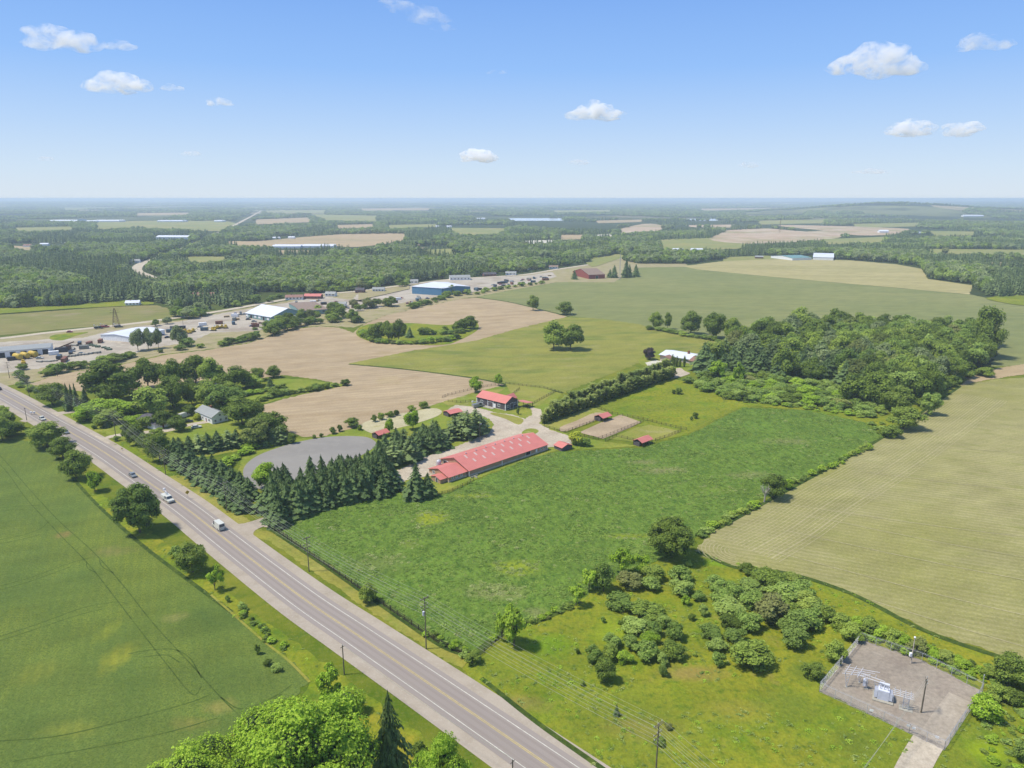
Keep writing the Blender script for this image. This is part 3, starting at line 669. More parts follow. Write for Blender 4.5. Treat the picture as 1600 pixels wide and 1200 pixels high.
PROTO['shrub_bright'] = [(rematerial(a, MAT['leaf_bright']), b) for a, b in PROTO['shrub']]
PROTO['shrub_yellow'] = [(rematerial(a, MAT['leaf_yellow']), b) for a, b in PROTO['shrub']]
PROTO['bright'] = [(rematerial(a, MAT['leaf_bright']), b) for a, b in PROTO['maple']]
PROTO['grey'] = [(rematerial(a, MAT['leaf_grey']), b) for a, b in PROTO['maple']]
PROTO['mid_near'] = [(rematerial(PROTO['nearround'][0][0], MAT['leaf']), PROTO['nearround'][0][1])]; CATS_EXTRA = dict(mid_near=('broadleaf_tree','tree'))
PROTO['midtone'] = [(rematerial(a, MAT['leaf_shrub']), b) for a, b in PROTO['maple']]
PROTO['purple'] = [(rematerial(PROTO['round'][0][0], MAT['leaf_purple']), PROTO['round'][0][1])]
PROTO['spruce'] = [(conifer_mesh(s_, 22, 13, sprays=3, ragged=.30, fat=1.15, curve=.75, thick=.2), CT) for s_ in (61,62,63,64)]
PROTO['nearspruce'] = [(conifer_mesh(65, 30, 12, sprays=7, droop=.55, ragged=.28, thick=.10), CT)]
PROTO['pine'] = [(conifer_mesh(s_, 13, 8, MAT['needle_pine'], 1.0, .05, .12, .55, .3, 3), CT) for s_ in (71,72,73)]
PROTO['cedar'] = [(conifer_mesh(s_, 16, 9, MAT['needle_cedar'], 1.0, -.55, .0, .42, .15, 2), CT) for s_ in (81,82,83)]
CATS = dict(maple=('broadleaf_tree','tree'), round=('broadleaf_tree','tree'), near=('broadleaf_tree','tree'), nearround=('broadleaf_tree','tree'), open=('broadleaf_tree','tree'),
    bright=('broadleaf_tree','tree'), grey=('broadleaf_tree','tree'), midtone=('broadleaf_tree','tree'), willow=('willow_tree','tree'), purple=('purple_tree','tree'),
    shrub=('shrub','shrub'), shrub_dark=('shrub','shrub'), shrub_bright=('shrub','shrub'), shrub_yellow=('shrub','shrub'),
    spruce=('spruce_tree','spruce tree'), nearspruce=('spruce_tree','spruce tree'), pine=('pine_tree','pine tree'), cedar=('cedar_tree','cedar tree'))
PROTO['mid_verge'] = [(rematerial(PROTO['nearround'][0][0], MAT['leaf_shrub']), PROTO['nearround'][0][1])]; CATS['mid_verge'] = ('broadleaf_tree','tree'); CATS.update(CATS_EXTRA); NT_ = [0]
def plant_at(kind, x, y, w, h, label, group=None, z=0.0, shape=1.0):
    k = NT_[0]; NT_[0] += 1
    crown, trunk = PROTO[kind][k % len(PROTO[kind])]
    nm, cat = CATS[kind]
    e = empty(nm, (x, y, z), (k*2.399) % 6.283, label, cat, group, (w*1.02, w*1.02*shape, h*1.0))
    e.rotation_euler = (random.gauss(0, .03), random.gauss(0, .03), e.rotation_euler[2]) if h > 4 else e.rotation_euler
    mk('crown', crown, e); mk('trunk', trunk, e)
    return e
def T(kind, u, v, wpx, vtop, label, group=None):
    """a tree whose foot stands on the land seen at (u, v)"""
    x, y = G(u, v); h = height_at(x, y, vtop); w = wpx*depth(x, y, h/2)/FPX
    # the photo's base row is the near skirt of the crown; step the trunk back by half the crown
    if kind.startswith('shrub') or kind in ('spruce','cedar','pine','nearspruce','round'):
        k = .35*w/math.hypot(x, y); x, y = x*(1+k), y*(1+k); h = height_at(x, y, vtop)
    return plant_at(kind, x, y, w, max(h, .5), label, group)
ORD = 'first second third fourth fifth sixth seventh eighth ninth tenth eleventh twelfth thirteenth fourteenth fifteenth sixteenth seventeenth eighteenth nineteenth twentieth twenty-first twenty-second twenty-third twenty-fourth twenty-fifth twenty-sixth twenty-seventh twenty-eighth twenty-ninth thirtieth'.split(); ORD = ORD+['farther '+q for q in ORD]+['farthest '+q for q in ORD]
def along(px, step, jit=0.0):
    P = [Vector(G(*p)) for p in px]; out = []; acc = 0
    for a, b in zip(P, P[1:]):
        L = (b-a).length; d = -acc
        while d+step <= L:
            d += step; q = a+(b-a)*(d/L); out.append((q.x+random.gauss(0, jit), q.y+random.gauss(0, jit)))
        acc = L-d
    return out
def row(kinds, px, step, w, h, labelf, group, jit=.6, var=.2):
    for i, (x, y) in enumerate(along(px, step, jit)):
        k = kinds[i % len(kinds)] if isinstance(kinds, (list, tuple)) else kinds
        f = max(.5, random.gauss(1, var)); plant_at(k, x, y, w*f, h*max(.5, random.gauss(f, .1)), labelf(i), group)
def inside(x, y, poly):
    c = False; n = len(poly); j = n-1
    for i in range(n):
        xi, yi = poly[i]; xj, yj = poly[j]
        if (yi > y) != (yj > y) and x < (xj-xi)*(y-yi)/(yj-yi)+xi: c = not c
        j = i
    return c
def scatter(poly_px, step, seed=1, jit=.32):
    poly = [G(*p) for p in poly_px]; r = random.Random(seed); out = []
    x0, x1 = min(p[0] for p in poly), max(p[0] for p in poly); y0, y1 = min(p[1] for p in poly), max(p[1] for p in poly)
    j = 0; y = y0
    while y < y1:
        x = x0+(step/2 if j % 2 else 0)
        while x < x1:
            px, py = x+r.gauss(0, step*jit*.6), y+r.gauss(0, step*jit*.6)
            if inside(px, py, poly): out.append((px, py))
            x += step
        y += step*.87; j += 1
    return out

# ------------------------------------------------------------------ clouds: lit puffs of vapour high above the haze
def vapour(name, dens):
    s = NT(name); v = s.n('ShaderNodeVolumeScatter'); v.inputs['Color'].default_value = (1,1,1,1); v.inputs['Anisotropy'].default_value = .1
    n1 = s.noise(1.0, 5, .62, (.0075,.0075,.011), dist=.6)
    s.l(s.ramp(n1, .46, .68, 0, dens), v.inputs['Density']); s.l(v.outputs[0], s.out.inputs['Volume']); return s.m
CLOUD = vapour('cloud_vapour', .016); CLOUD_THIN = vapour('thin_cloud_vapour', .006)
ICO3 = ico(3)
def cloud(u, v, wpx, hpx, seed, label, alt=1150.0, tilt=0.0, thin=False, n=16):
    t = (alt-H)/(-( -SP-((v-600)/FPX)*CP)) if True else 1
    dz = -SP-((v-600)/FPX)*CP; t = (alt-H)/dz
    x = (u-800)/FPX*t; y = (CP-((v-600)/FPX)*SP)*t
    W = .86*wpx*t/FPX; Hh = .86*hpx*t/FPX; r = np.random.default_rng(seed)
    V = []; F = []
    for i in range(n):
        k = r.uniform(-1, 1); q = (1-abs(k)**1.7)
        cx = k*W*.42; cz = tilt*k*W*.5+(r.random()*.42)*Hh*q; cy = r.normal(0, .12)*W
        rad = (.16+.30*q*r.random()+.08)*Hh*1.25; rad = max(rad, Hh*.17)
        ax = rad*r.uniform(1.1, 1.9)*(1.5 if thin else 1)
        ph = r.random(3)*6; vv = ICO3[0]
        nse = 1+.16*np.sin(vv[:,0]*4+ph[0])*np.sin(vv[:,2]*5+ph[1])+.10*np.sin(vv[:,1]*9+ph[2])*np.sin(vv[:,0]*8)
        P = vv*(nse+.10*np.sin(vv[:,0]*17+ph[1])*np.sin(vv[:,2]*15+ph[0])*np.cos(vv[:,1]*13))[:,None]*np.array([ax, rad, rad*.8]); P[:,2] = np.where(P[:,2] < 0, P[:,2]*.55, P[:,2])
        V.append(P+np.array([cx, cy, cz])); F += [tuple(j+i*len(vv) for j in q_) for q_ in ICO3[1]]
    me = bpy.data.meshes.new('cloud'); me.from_pydata(np.concatenate(V).tolist(), [], F); me.polygons.foreach_set('use_smooth', [True]*len(F)); me.update()
    o = mk('cloud', me, None, CLOUD_THIN if thin else CLOUD, (x, y, alt)); tag(o, label, 'cloud')
    rm = o.modifiers.new('skin', 'REMESH'); rm.mode = 'VOXEL'; rm.voxel_size = Hh*.05
for a_ in ((1368,112,165,58,1,'largest white cumulus cloud, high above the far hill'), (1537,74,84,34,2,'small white cloud nearest the upper right corner'),
    (930,184,88,36,3,'white cloud in the middle of the sky above the distant lake'), (1421,208,80,32,4,'oval white cloud low over the wooded hill'),
    (1502,210,44,28,5,'small round cloud just beside the oval one'), (750,250,64,26,6,'low peaked cloud near the centre of the horizon'),
    (188,140,90,42,7,'bright cloud with a flat base, lower of the pair in the upper left'), (102,72,120,44,8,'wide white cloud, upper of the pair in the upper left'),
    (190,77,42,22,9,'small puff between the two bright clouds in the upper left'), (270,140,48,14,10,'thin ragged puff beside the flat-based cloud'),
    (343,163,38,18,11,'faint small puff standing alone over the left woods')):
    cloud(*a_, n=22 if a_[2] > 70 else 12)
for a_ in ((652,24,120,26,21,'thin diagonal wisp of high cloud at the top of the sky', 1500, -.38), (300,242,30,10,22,'very faint low puff over the greenhouses'), (1360,270,66,10,23,'faint flat streak of cloud low above the hill'),
    (1172,260,26,12,24,'tiny pinkish puff low over the quarry'), (906,256,28,12,25,'tiny faint puff low over the lake'), (72,250,22,8,26,'tiny faint streak of cloud far left above the horizon'), (775,114,40,8,27,'hardly visible streak of cloud in the mid sky')):
    cloud(*a_, thin=True, n=24)
# ------------------------------------------------------------------ trees: every one where it stands
BRUSH = []
SUBW = [[G(*p) for p in [(1280,1084),(1345,996),(1440,1028),(1545,1081),(1475,1180),(1440,1260),(1380,1400),(1330,1400),(1390,1230),(1425,1155),(1380,1130)]]]
def brush(kinds, px, step, w, h, labelf, group, jit=.6, var=.2):
    for (x, y) in along(px, step*.7, jit):
        f = random.uniform(.6, 1.25); BRUSH.append((x, y, -.05, w*f, h*f, random.random()*6.28, random.randrange(3)))
def TT(rows, group=None):
    for r_ in rows: T(*r_, group)
TT([
 ('round',75,703,52,664,'broad dark maple on the field side of the road, farthest of the four verge maples'),
 ('round',100,720,38,688,'smaller maple second along the field verge, between two larger ones'),
 ('round',122,752,42,706,'round dense maple on the field verge, nearest of the first three'),
 ('bright',149,768,22,738,'slim light green sapling beside the round verge maples'),
 ('mid_verge',219,832,64,760,'large full maple beside the road where the white truck passes'),
 ('shrub',277,874,22,853,'bush touching the squat roadside maple on its field side'),
 ('round',303,902,46,853,'squat dark maple on the verge across from the spruce wood'),
 ('open',336,922,26,885,'small tree with a bare visible trunk on the field verge'),
 ('shrub_dark',182,800,8,790,'tiny dark bush at the wheat edge by the large maple'),
 ('shrub',356,942,8,930,'knee-high bush alone on the verge past the bare-trunked tree'),
 ('shrub_dark',403,1024,9,1007,'small upright bush on the wheat bank near the short pole'),
 ('shrub_dark',418,1042,12,1030,'low bush on the bare bank nearest the foreground grove'),
 ('shrub',432,1052,16,1038,'leafy bush where the bare bank meets the foreground grove'),
 ('shrub_dark',4,652,24,634,'dark bush at the frame edge across from the far driveway'),
 ('maple',8,668,30,646,'low bushy tree on the left edge beside the road'),
 ('round',4,692,34,655,'dense rounded tree on the left edge above the wheat'),
 ('shrub_dark',22,684,36,658,'wide dark bush at the top corner of the wheat field'),
 ('shrub_dark',45,676,10,667,'small bush alone in the grass between wheat corner and road'),
 ('near',482,1300,250,1108,'huge fresh green tree in front, tallest of the foreground grove'),
 ('near',318,1330,180,1178,'fresh green tree in the foreground, leftmost of the grove'),
 ('open',512,1112,50,1046,'light leafy tree behind the huge foreground tree, at the road bank'),
 ('nearspruce',611,1236,80,1078,'dark spruce with drooping branches in the foreground grove'),
 ('near',690,1330,120,1168,'fresh green crown beside the drooping spruce, near the road'),
 ('near',400,1345,150,1180,'fresh green tree filling the gap between the two largest foreground crowns'),
 ('shrub_bright',560,1120,30,1088,'bright bush behind the foreground spruce'),
 ('shrub_dark',655,1190,26,1160,'dark bush at the foot of the foreground spruce'),
])
TT([
 ('round',83,635,40,600,'dark round tree behind the utility pole by the far driveway'),
 ('shrub',60,618,14,603,'small shrub at the tan field corner by the road'), ('shrub_dark',38,600,14,585,'shrub by the railway trail near the left edge'),
 ('shrub',30,590,16,578,'shrub between the yard and the highway ditch at the left edge'), ('shrub',32,606,12,596,'low shrub at the road bend by the trail'), ('shrub_dark',48,612,16,600,'wide shrub under the far wires'),
 ('spruce',108,643,12,598,'narrow dark spruce, leftmost of the three by the far driveway'), ('spruce',115,641,11,599,'narrow dark spruce, middle of the three by the far driveway'), ('spruce',122,643,12,598,'narrow dark spruce, rightmost of the three by the far driveway'),
 ('spruce',134,640,17,604,'ragged spruce standing apart beside the three narrow ones'),
 ('maple',176,628,74,574,'broadest tree of the house grove, at its road end'), ('round',181,633,50,598,'dark round tree in front of the broadest grove tree'), ('maple',203,617,38,578,'tree in the house grove right of the broadest one'),
 ('maple',232,606,40,565,'tall tree on the tan field side of the house grove'), ('maple',268,605,34,567,'domed tree between the two tall grove trees'), ('round',273,641,48,590,'dark full tree behind the grey-roofed house'),
 ('maple',238,652,58,606,'big spreading tree right over the grey-roofed house'), ('maple',306,600,44,559,'tallest tree of the house grove, against the tan field'), ('maple',334,604,36,565,'tree with a thin top beside the tallest grove tree'),
 ('round',301,636,32,596,'dark tree behind the white house'), ('maple',322,634,42,597,'tree rising over the white house'), ('midtone',350,640,52,606,'pale loose tree right of the white house'), ('maple',367,610,44,578,'domed tree near the garden end of the grove'),
 ('shrub_dark',360,620,34,598,'wide bush under the domed grove tree'), ('shrub_dark',396,607,32,588,'low tree between grove and garden'), ('round',403,596,24,576,'round tree at the garden end, left of the pair'), ('round',428,592,23,574,'round tree at the garden end, right of the pair'),
 ('spruce',423,608,13,588,'small dark spruce in front of the garden pair'),
 ('shrub_bright',137,660,40,632,'bright bush on the lawn nearest the far driveway'), ('bright',165,650,50,626,'bright tree in front of the house grove'), ('shrub_dark',168,666,44,640,'dark dense bush behind the near utility pole'), ('spruce',167,669,10,656,'small blue spruce on the lawn'),
 ('bright',206,648,42,628,'bright spreading bush before the grey-roofed house'), ('shrub_bright',213,665,32,648,'bright bush at the grey-roofed house wall'), ('shrub_dark',230,671,28,651,'dark bush at the corner of the grey-roofed house'), ('shrub_dark',256,669,38,642,'dark dense bush between the two houses'),
 ('shrub_dark',297,650,22,633,'round bush left of the white house'), ('shrub_yellow',318,643,24,630,'yellow-green bush behind the white house'), ('shrub_yellow',308,657,14,646,'yellow-green bush at the white house gable'), ('shrub_bright',355,646,18,633,'bright bush right behind the white house'),
 ('round',279,676,28,652,'dark round bush on the lawn before the white house'), ('shrub_dark',247,682,18,668,'brownish bush beside the house drive'), ('shrub_dark',148,671,8,663,'small round bush near the verge by the blue spruce'),
 ('round',380,668,52,624,'dark tree at the tan field corner, taller of the two right of the white house'), ('maple',398,655,34,628,'tree behind the dark field-corner tree'), ('round',420,692,58,648,'dense dark tree above the riding track bend'), ('maple',400,696,44,660,'tree beside the dense one above the riding track'),
 ('shrub_dark',447,688,16,672,'bush at the tan field edge beside the dense dark tree'), ('shrub_dark',457,694,13,677,'small shrub at the tan field corner by the riding track'),
 ('round',198,688,17,664,'first small round tree in the line behind the mailbox lawn'), ('round',213,698,27,668,'second round tree in the line along the mown verge'), ('round',232,707,27,678,'third round tree in the line along the mown verge'), ('round',250,725,38,681,'fourth and largest round tree, ending the verge line'),
 ('shrub',182,690,10,680,'weedy tuft of brush at the foot of a utility pole'),
])
# spruce belts and the spruce wood
sp = 0
for i, (u, v) in enumerate([(282,713),(297,711),(312,710),(326,708),(341,705),(356,703),(370,700),(384,698),(398,697),(412,698),(426,697),(438,694)]):
    T(('spruce','spruce','pine')[i % 3], u, v, 26, v-28-random.randint(0,5), f'{ORD[i]} conifer of the garden belt, counted from the road', 'conifers of the garden belt')
for i, (u, v) in enumerate([(272,724),(284,733),(297,741),(309,750),(322,759),(334,767),(346,774),(358,786),(369,795),(381,801)]):
    T('spruce', u, v, 30, v-36-random.randint(0,6), f'{ORD[i]} spruce under the roadside wires, counted from the house lot', 'spruces under the roadside wires')
for i, (u, v) in enumerate([(305,738),(320,744),(335,750),(350,757),(364,764),(378,774),(390,783)]):
    T('spruce', u, v, 30, v-34-random.randint(0,6), f'{ORD[i]} spruce of the inner row behind the wire spruces', 'inner spruce row by the road')
for (x, y) in scatter([(412,798),(432,824),(444,819),(500,795),(560,782),(612,772),(608,745),(592,730),(545,752),(480,768),(430,778)], 3.8, 3):
    plant_at('spruce', x, y, random.uniform(6.2,9.0), random.uniform(9.0,14.6), 'dark spruce in the dense spruce wood beside the riding track', 'spruces of the dense wood')
for (x, y) in scatter([(590,733),(618,731),(690,702),(705,694),(690,683),(640,700),(600,712)], 5.0, 5):
    plant_at('spruce' if random.random() < .8 else 'pine', x, y, random.uniform(6.6,9.0), random.uniform(7.5,12.0), 'dark spruce in the belt along the farm drive', 'spruces of the belt along the farm drive')
for i, (u, v, w_, t_) in enumerate([(712,688,30,648),(727,690,34,640),(742,684,34,637),(752,677,26,646),(722,676,30,644)]):
    T('pine', u, v, w_, t_, f'{ORD[i]} bushy pine of the clump at the farmyard entrance', 'pine clump at the farmyard entrance')
TT([('spruce',651,782,34,722,'taller of the two pointed spruces before the long red-roofed barn'), ('spruce',669,779,26,737,'shorter of the two pointed spruces before the long red-roofed barn'),
 ('bright',414,762,34,727,'bright leafy tree among the spruces at the track end'), ('bright',608,757,20,745,'small bright tree at the spruce wood end'),
 ('shrub_dark',520,679,11,667,'low shrub at the tan field edge, farthest towards the road'), ('shrub_dark',531,675,8,664,'small shrub beside the field-edge path'), ('round',550,670,22,654,'largest shrub on the tan field edge above the riding track'),
 ('shrub_dark',562,673,8,664,'small shrub by the sand pen corner'), ('shrub_dark',585,660,10,648,'first shrub of the row behind the sand pen'), ('shrub_dark',596,657,11,645,'second shrub of the row behind the sand pen'), ('shrub_dark',610,653,13,642,'third shrub of the row behind the sand pen'),
 ('shrub_dark',620,650,9,640,'fourth shrub of the row behind the sand pen'), ('shrub_dark',643,644,14,633,'fifth shrub of the row behind the sand pen'), ('round',662,639,15,628,'roundest and last shrub of the row behind the sand pen'),
 ('shrub_dark',502,684,6,676,'tiny bush on the track bank near the field'), ('shrub_dark',491,686,6,679,'tiny bush beside another on the track bank'),
 ('bright',609,678,13,655,'young pale tree beside the small red shed'), ('bright',645,671,23,643,'bright young tree inside the sand pen'),
 ('bright',743,613,20,591,'green tree at the paddock corner, left of the gable barn'), ('bright',779,603,13,586,'small tree behind the gable barn at the hay field'),
 ('shrub_yellow',900,698,25,674,'yellow-green tree against the little grey shed'), ('shrub',915,699,15,685,'darker bush beside the yellow-green tree'), ('shrub_dark',809,648,5,636,'small pointed bush at the corner of the gable barn'),
 ('maple',865,546,36,508,'left half of the lone pair of trees in the hay field'), ('maple',891,546,38,510,'right half of the lone pair of trees in the hay field'),
 ('round',833,486,18,463,'lone round tree on the line between tan and green fields'), ('round',882,493,26,474,'flat spreading tree on the line between tan and green fields'),
 ('round',1025,516,21,489,'round tree at the hay field edge, leftmost of the row'), ('round',1043,515,12,490,'slim tree second in the hay field edge row'), ('round',1079,524,32,491,'third tree of the hay field edge row'), ('round',1117,531,36,491,'largest tree of the hay field edge row'), ('round',1143,534,26,499,'last tree of the hay field edge row, next to the woods'),
 ('purple',1014,562,19,545,'dark purple tree on the villa lawn'), ('spruce',1100,583,36,534,'great layered spruce beside the villa'),
 ('open',1122,596,26,562,'bright open tree rising from the scrub by the villa spruce'), ('open',1155,600,20,566,'second bright open tree in the scrub'),
 ('shrub',1075,600,18,588,'round bush on the pasture by the villa drive'), ('shrub_dark',1060,617,11,606,'dark bush alone on the pasture'), ('shrub_dark',1052,616,6,608,'tiny bush touching the dark pasture bush'), ('shrub_dark',1086,655,9,644,'small bush by the pasture fence'), ('shrub_dark',1080,657,5,650,'tiny bush by the pasture fence'),
 ('willow',1450,648,32,612,'drooping willow on the bean field edge below the woods'), ('round',1410,674,50,638,'big round tree on the bean field edge'), ('shrub_dark',1390,685,32,664,'bush in front of the big round edge tree'), ('shrub_dark',1380,640,40,612,'bushy tree left of the willow'),
 ('round',1206,783,38,744,'dark bushy tree behind the dead trunk'), ('shrub_bright',1228,766,20,747,'bright bush beside the tree with the dead trunk'), ('mid_near',1049,870,72,812,'huge round bush-tree at the corner of three fields'),
 ('open',803,1010,46,950,'light green tree with a clear trunk at the meadow corner'), ('open',784,1000,28,955,'paler tree just behind the clear-trunked one'), ('round',576,947,29,917,'round bush on the roadside fence'), ('shrub_dark',739,1040,26,1017,'dark bush at the end of the roadside fence'), ('shrub_bright',712,1018,20,1000,'bright bush on the fence before its dark end bush'),
 ('spruce',963,1120,9,1100,'little spruce under the wires in the meadow'), ('shrub_dark',1044,1142,12,1130,'dark bush beside the nearest right-hand pole'), ('shrub_dark',1031,1168,20,1156,'low dark bush at the foot of the nearest pole'),
])
for i, (u, b_, t_) in enumerate([(1050,572,554),(1053,574,557),(1057,573,557),(1062,574,560),(1069,574,556)]): T('cedar', u, b_, 5, t_, f'{ORD[i]} dark column cypress in front of the villa', 'column cypresses at the villa')
# meadow shrubs, west clump
W_ = [('open',972,899,36,857),('open',1000,894,32,868),('shrub_dark',1020,911,34,884),('shrub_dark',982,924,38,896),('shrub',1015,926,30,902),('shrub',1062,912,35,885),('shrub',1076,888,10,876),('shrub',1067,934,36,906),('shrub_bright',1071,947,14,930),('shrub',1092,941,20,924),
 ('open',920,923,30,889),('midtone',943,924,32,883),('open',900,947,26,913),('shrub',966,958,43,930),('shrub_dark',1010,973,52,945),('shrub',1037,983,25,960),('shrub',1053,1002,27,972),('shrub',992,993,40,968),('shrub_dark',974,984,14,965),('shrub',1020,997,30,973),
 ('shrub',955,1016,29,993),('shrub',927,1039,27,1011),('shrub_dark',951,1035,25,1008),('shrub_bright',974,1039,24,1016),('shrub',1010,1035,42,1004),('shrub',985,1017,30,994),('shrub_bright',1013,1011,27,987),('shrub_dark',1052,1034,37,1006),('shrub',1034,1043,18,1020),('shrub',1036,1060,14,1036),
 ('round',944,1072,35,1034),('shrub_dark',910,1073,8,1063),('shrub_dark',903,1023,7,1013),('shrub',942,974,8,963),('shrub_dark',1080,971,11,958),('shrub_dark',1086,1027,7,1020),('shrub_dark',1300,0,0,0)][:-1]
E_ = [('shrub',1118,926,35,903),('shrub',1145,938,29,912),('shrub_dark',1167,899,27,881),('shrub_dark',1195,917,45,888),('shrub_dark',1212,927,31,900),('shrub_dark',1236,912,29,897),('shrub',1172,927,42,908),('shrub',1125,947,35,922),('shrub',1140,967,46,940),('shrub',1175,954,46,925),('shrub_dark',1200,977,52,930),
 ('shrub',1225,947,52,914),('shrub',1247,937,46,909),('shrub_dark',1228,967,36,942),('shrub',1168,990,42,957),('shrub_dark',1140,984,32,959),('shrub',1110,1002,33,975),('shrub',1148,1012,35,985),('shrub',1098,964,17,945),('shrub',1120,1022,31,999),('shrub',1121,1044,21,1020),('shrub_dark',1170,1052,62,1008),
 ('shrub',1240,997,52,957),('shrub',1237,1017,42,979),('shrub',1265,987,42,954),('shrub_dark',1258,957,42,929),('shrub',1275,965,36,940),('shrub_dark',1302,1038,31,1002),('shrub_dark',1269,1064,32,1035),('shrub_dark',1328,1004,34,976),('shrub_dark',1290,975,30,948),('shrub_dark',1312,985,34,960),
 ('shrub_bright',1338,985,26,966),('shrub_dark',1357,994,32,968),('shrub_bright',1374,1000,26,978),('shrub_dark',1394,1010,30,984),('shrub_bright',1412,1018,26,996),('shrub_dark',1430,1024,34,998),('shrub_bright',1452,1030,28,1008),('shrub_dark',1475,1038,26,1018),('shrub_bright',1500,1046,26,1028),
 ('shrub_bright',1534,1130,48,1088),('round',1572,1082,54,1030),('shrub_dark',1556,1100,32,1070),('shrub_dark',1580,1104,30,1078),('shrub_dark',1598,1080,30,1050),('shrub',1596,1196,26,1160),('shrub_dark',1545,1064,26,1042)]
def where(u, v):
    a_ = 'near the west' if u < 985 else 'in the middle' if u < 1110 else 'toward the east' if u < 1250 else 'by the substation'
    return a_
cnt = {}
for lst, g, nm in ((W_, 'shrubs of the west meadow clump', 'west meadow clump'), (E_, 'shrubs of the east meadow clump and substation hedge', 'east meadow clump')):
    lst = sorted(lst, key=lambda q: -q[2])
    for i, q in enumerate(lst):
        kd = {'shrub':'grey-green shrub','shrub_dark':'dark green shrub','shrub_bright':'bright green shrub','open':'yellow-green small tree','midtone':'leafy small tree','round':'dense round shrub'}[q[0]]
        T(q[0], q[1], q[2], q[3], q[4], f'{kd} of the {nm}, {ORD[i] if i < 30 else "far " + ORD[i-30]} counting from the nearest', g)
# the mixed woods
wp = [(1092,588),(1098,568),(1172,537),(1200,528),(1330,519),(1535,528),(1556,546),(1545,570),(1490,594),(1440,634),(1400,630),(1300,604),(1180,592)]
for (x, y) in scatter(wp, 10.8, 9):
    u, v = PR(x, y)
    con = (v > 556 + (u-1090)*.07 and u < 1360 and random.random() < .8) or (u < 1340 and random.random() < .22)
    if con: plant_at('spruce' if v > 575 else 'pine', x, y, random.uniform(9,11.5), random.uniform(13,17), 'dark conifer on the villa side of the mixed woods', 'conifers of the mixed woods')
    else: plant_at('maple' if random.random() < .7 else ('midtone' if random.random() < .7 else 'grey'), x, y, random.uniform(12,15.5), random.uniform(12,17.5), 'broadleaf tree in the closed canopy of the mixed woods', 'broadleaf trees of the mixed woods')
T('round',1535,562,46,490,'great dark tree standing at the east end of the mixed woods')
T('maple',1195,536,30,499,'dark tree at the north-west tip of the mixed woods'); T('maple',1250,524,36,486,'dark double crown breaking the north skyline of the woods'); T('maple',1300,520,24,485,'narrow crown on the north skyline of the woods')
T('maple',1340,632,50,588,'full tree on the south side of the mixed woods'); T('maple',1372,634,48,586,'tall tree on the south side of the woods near the willow'); T('grey',1420,610,40,572,'greyish tree between woods and bean field'); T('maple',1405,645,46,605,'dark tree behind the bean field edge'); T('maple',1440,620,36,586,'tree at the bare patch behind the bean field')
for (x, y) in scatter([(1090,606),(1098,590),(1160,586),(1300,603),(1340,618),(1392,640),(1360,652),(1300,640),(1255,634),(1180,632),(1125,622)], 7.6, 12):
    f = random.uniform(.7, 1.25); plant_at(random.choice(('shrub','shrub','shrub_bright','shrub','shrub_dark')), x, y, 8.2*f, 4.2*f, 'shrub in the bright scrub thicket below the woods', 'shrubs of the scrub thicket')
row(('shrub_dark','shrub','shrub_dark'), [(1520,600),(1500,596),(1475,606),(1440,640)], 8, 7, 5, lambda i: f'{ORD[i]} shrub along the woods end of the bean field', 'shrubs at the woods end of the bean field')
row(('shrub_dark',), [(1555,585),(1500,592)], 11, 9, 5.5, lambda i: f'{ORD[i]} shrub on the grain field corner beyond the woods', 'shrubs on the grain field corner')
brush(('shrub_dark','shrub','shrub_bright'), [(1365,695),(1300,728),(1245,756)], 6, 3.4, 2.4, lambda i: f'{ORD[i]} low shrub on the bean field boundary above the dead tree', 'low shrubs on the bean field boundary')
brush(('shrub_bright','shrub'), [(1190,786),(1150,806),(1095,838)], 3.6, 3.6, 1.9, lambda i: f'{ORD[i]} bright low bush between dead tree and field corner', 'bright low bushes above the field corner')
brush(('shrub_bright','shrub'), [(762,1006),(800,982),(850,966),(893,944)], 2.6, 2.3, 1.2, lambda i: f'{ORD[i]} weed clump on the bank between alfalfa and meadow', 'weed clumps between alfalfa and meadow')
brush(('shrub_dark','shrub','shrub_dark'), [(372,944),(390,970),(420,995),(446,1020)], 2.3, 1.8, 1.2, lambda i: f'{ORD[i]} low bush of the strip along the wheat bank', 'low bushes along the wheat bank')
brush(('shrub_dark','shrub_bright'), [(655,985),(690,1003),(735,1030)], 3.4, 2.3, 1.5, lambda i: f'{ORD[i]} bush growing through the roadside fence', 'bushes in the roadside fence')
brush(('shrub_bright','shrub'), [(350,732),(372,715),(400,700),(440,690)], 4.5, 5.5, 3.0, lambda i: f'{ORD[i]} bright bush of the hedge above the riding track', 'bright hedge above the riding track')
row(('shrub_dark','shrub'), [(395,630),(440,618),(490,610),(540,602)], 5.0, 5.6, 3.4, lambda i: f'{ORD[i]} bush of the hedge at the end of the garden', 'hedge bushes at the end of the garden')
brush(('shrub_bright','shrub'), [(372,622),(410,612),(450,606)], 5.5, 6.0, 2.6, lambda i: f'{ORD[i]} bright bush of the overgrown garden', 'bushes of the overgrown garden')
# cedar windbreak, two rows
row(('cedar',), [(842,664),(880,650),(930,632),(985,612),(1055,588)], 3.5, 5.2, 6.6, lambda i: f'{ORD[i] if i < 30 else "farther " + ORD[i-30]} cedar of the windbreak, paddock-side row', 'cedar windbreak, paddock side', .25, .08)
row(('cedar',), [(857,650),(905,628),(960,606),(1040,580)], 4.4, 5.6, 6.4, lambda i: f'{ORD[i] if i < 30 else "farther " + ORD[i-30]} cedar of the windbreak, hay-field-side row', 'cedar windbreak, hay field side', .4, .10)
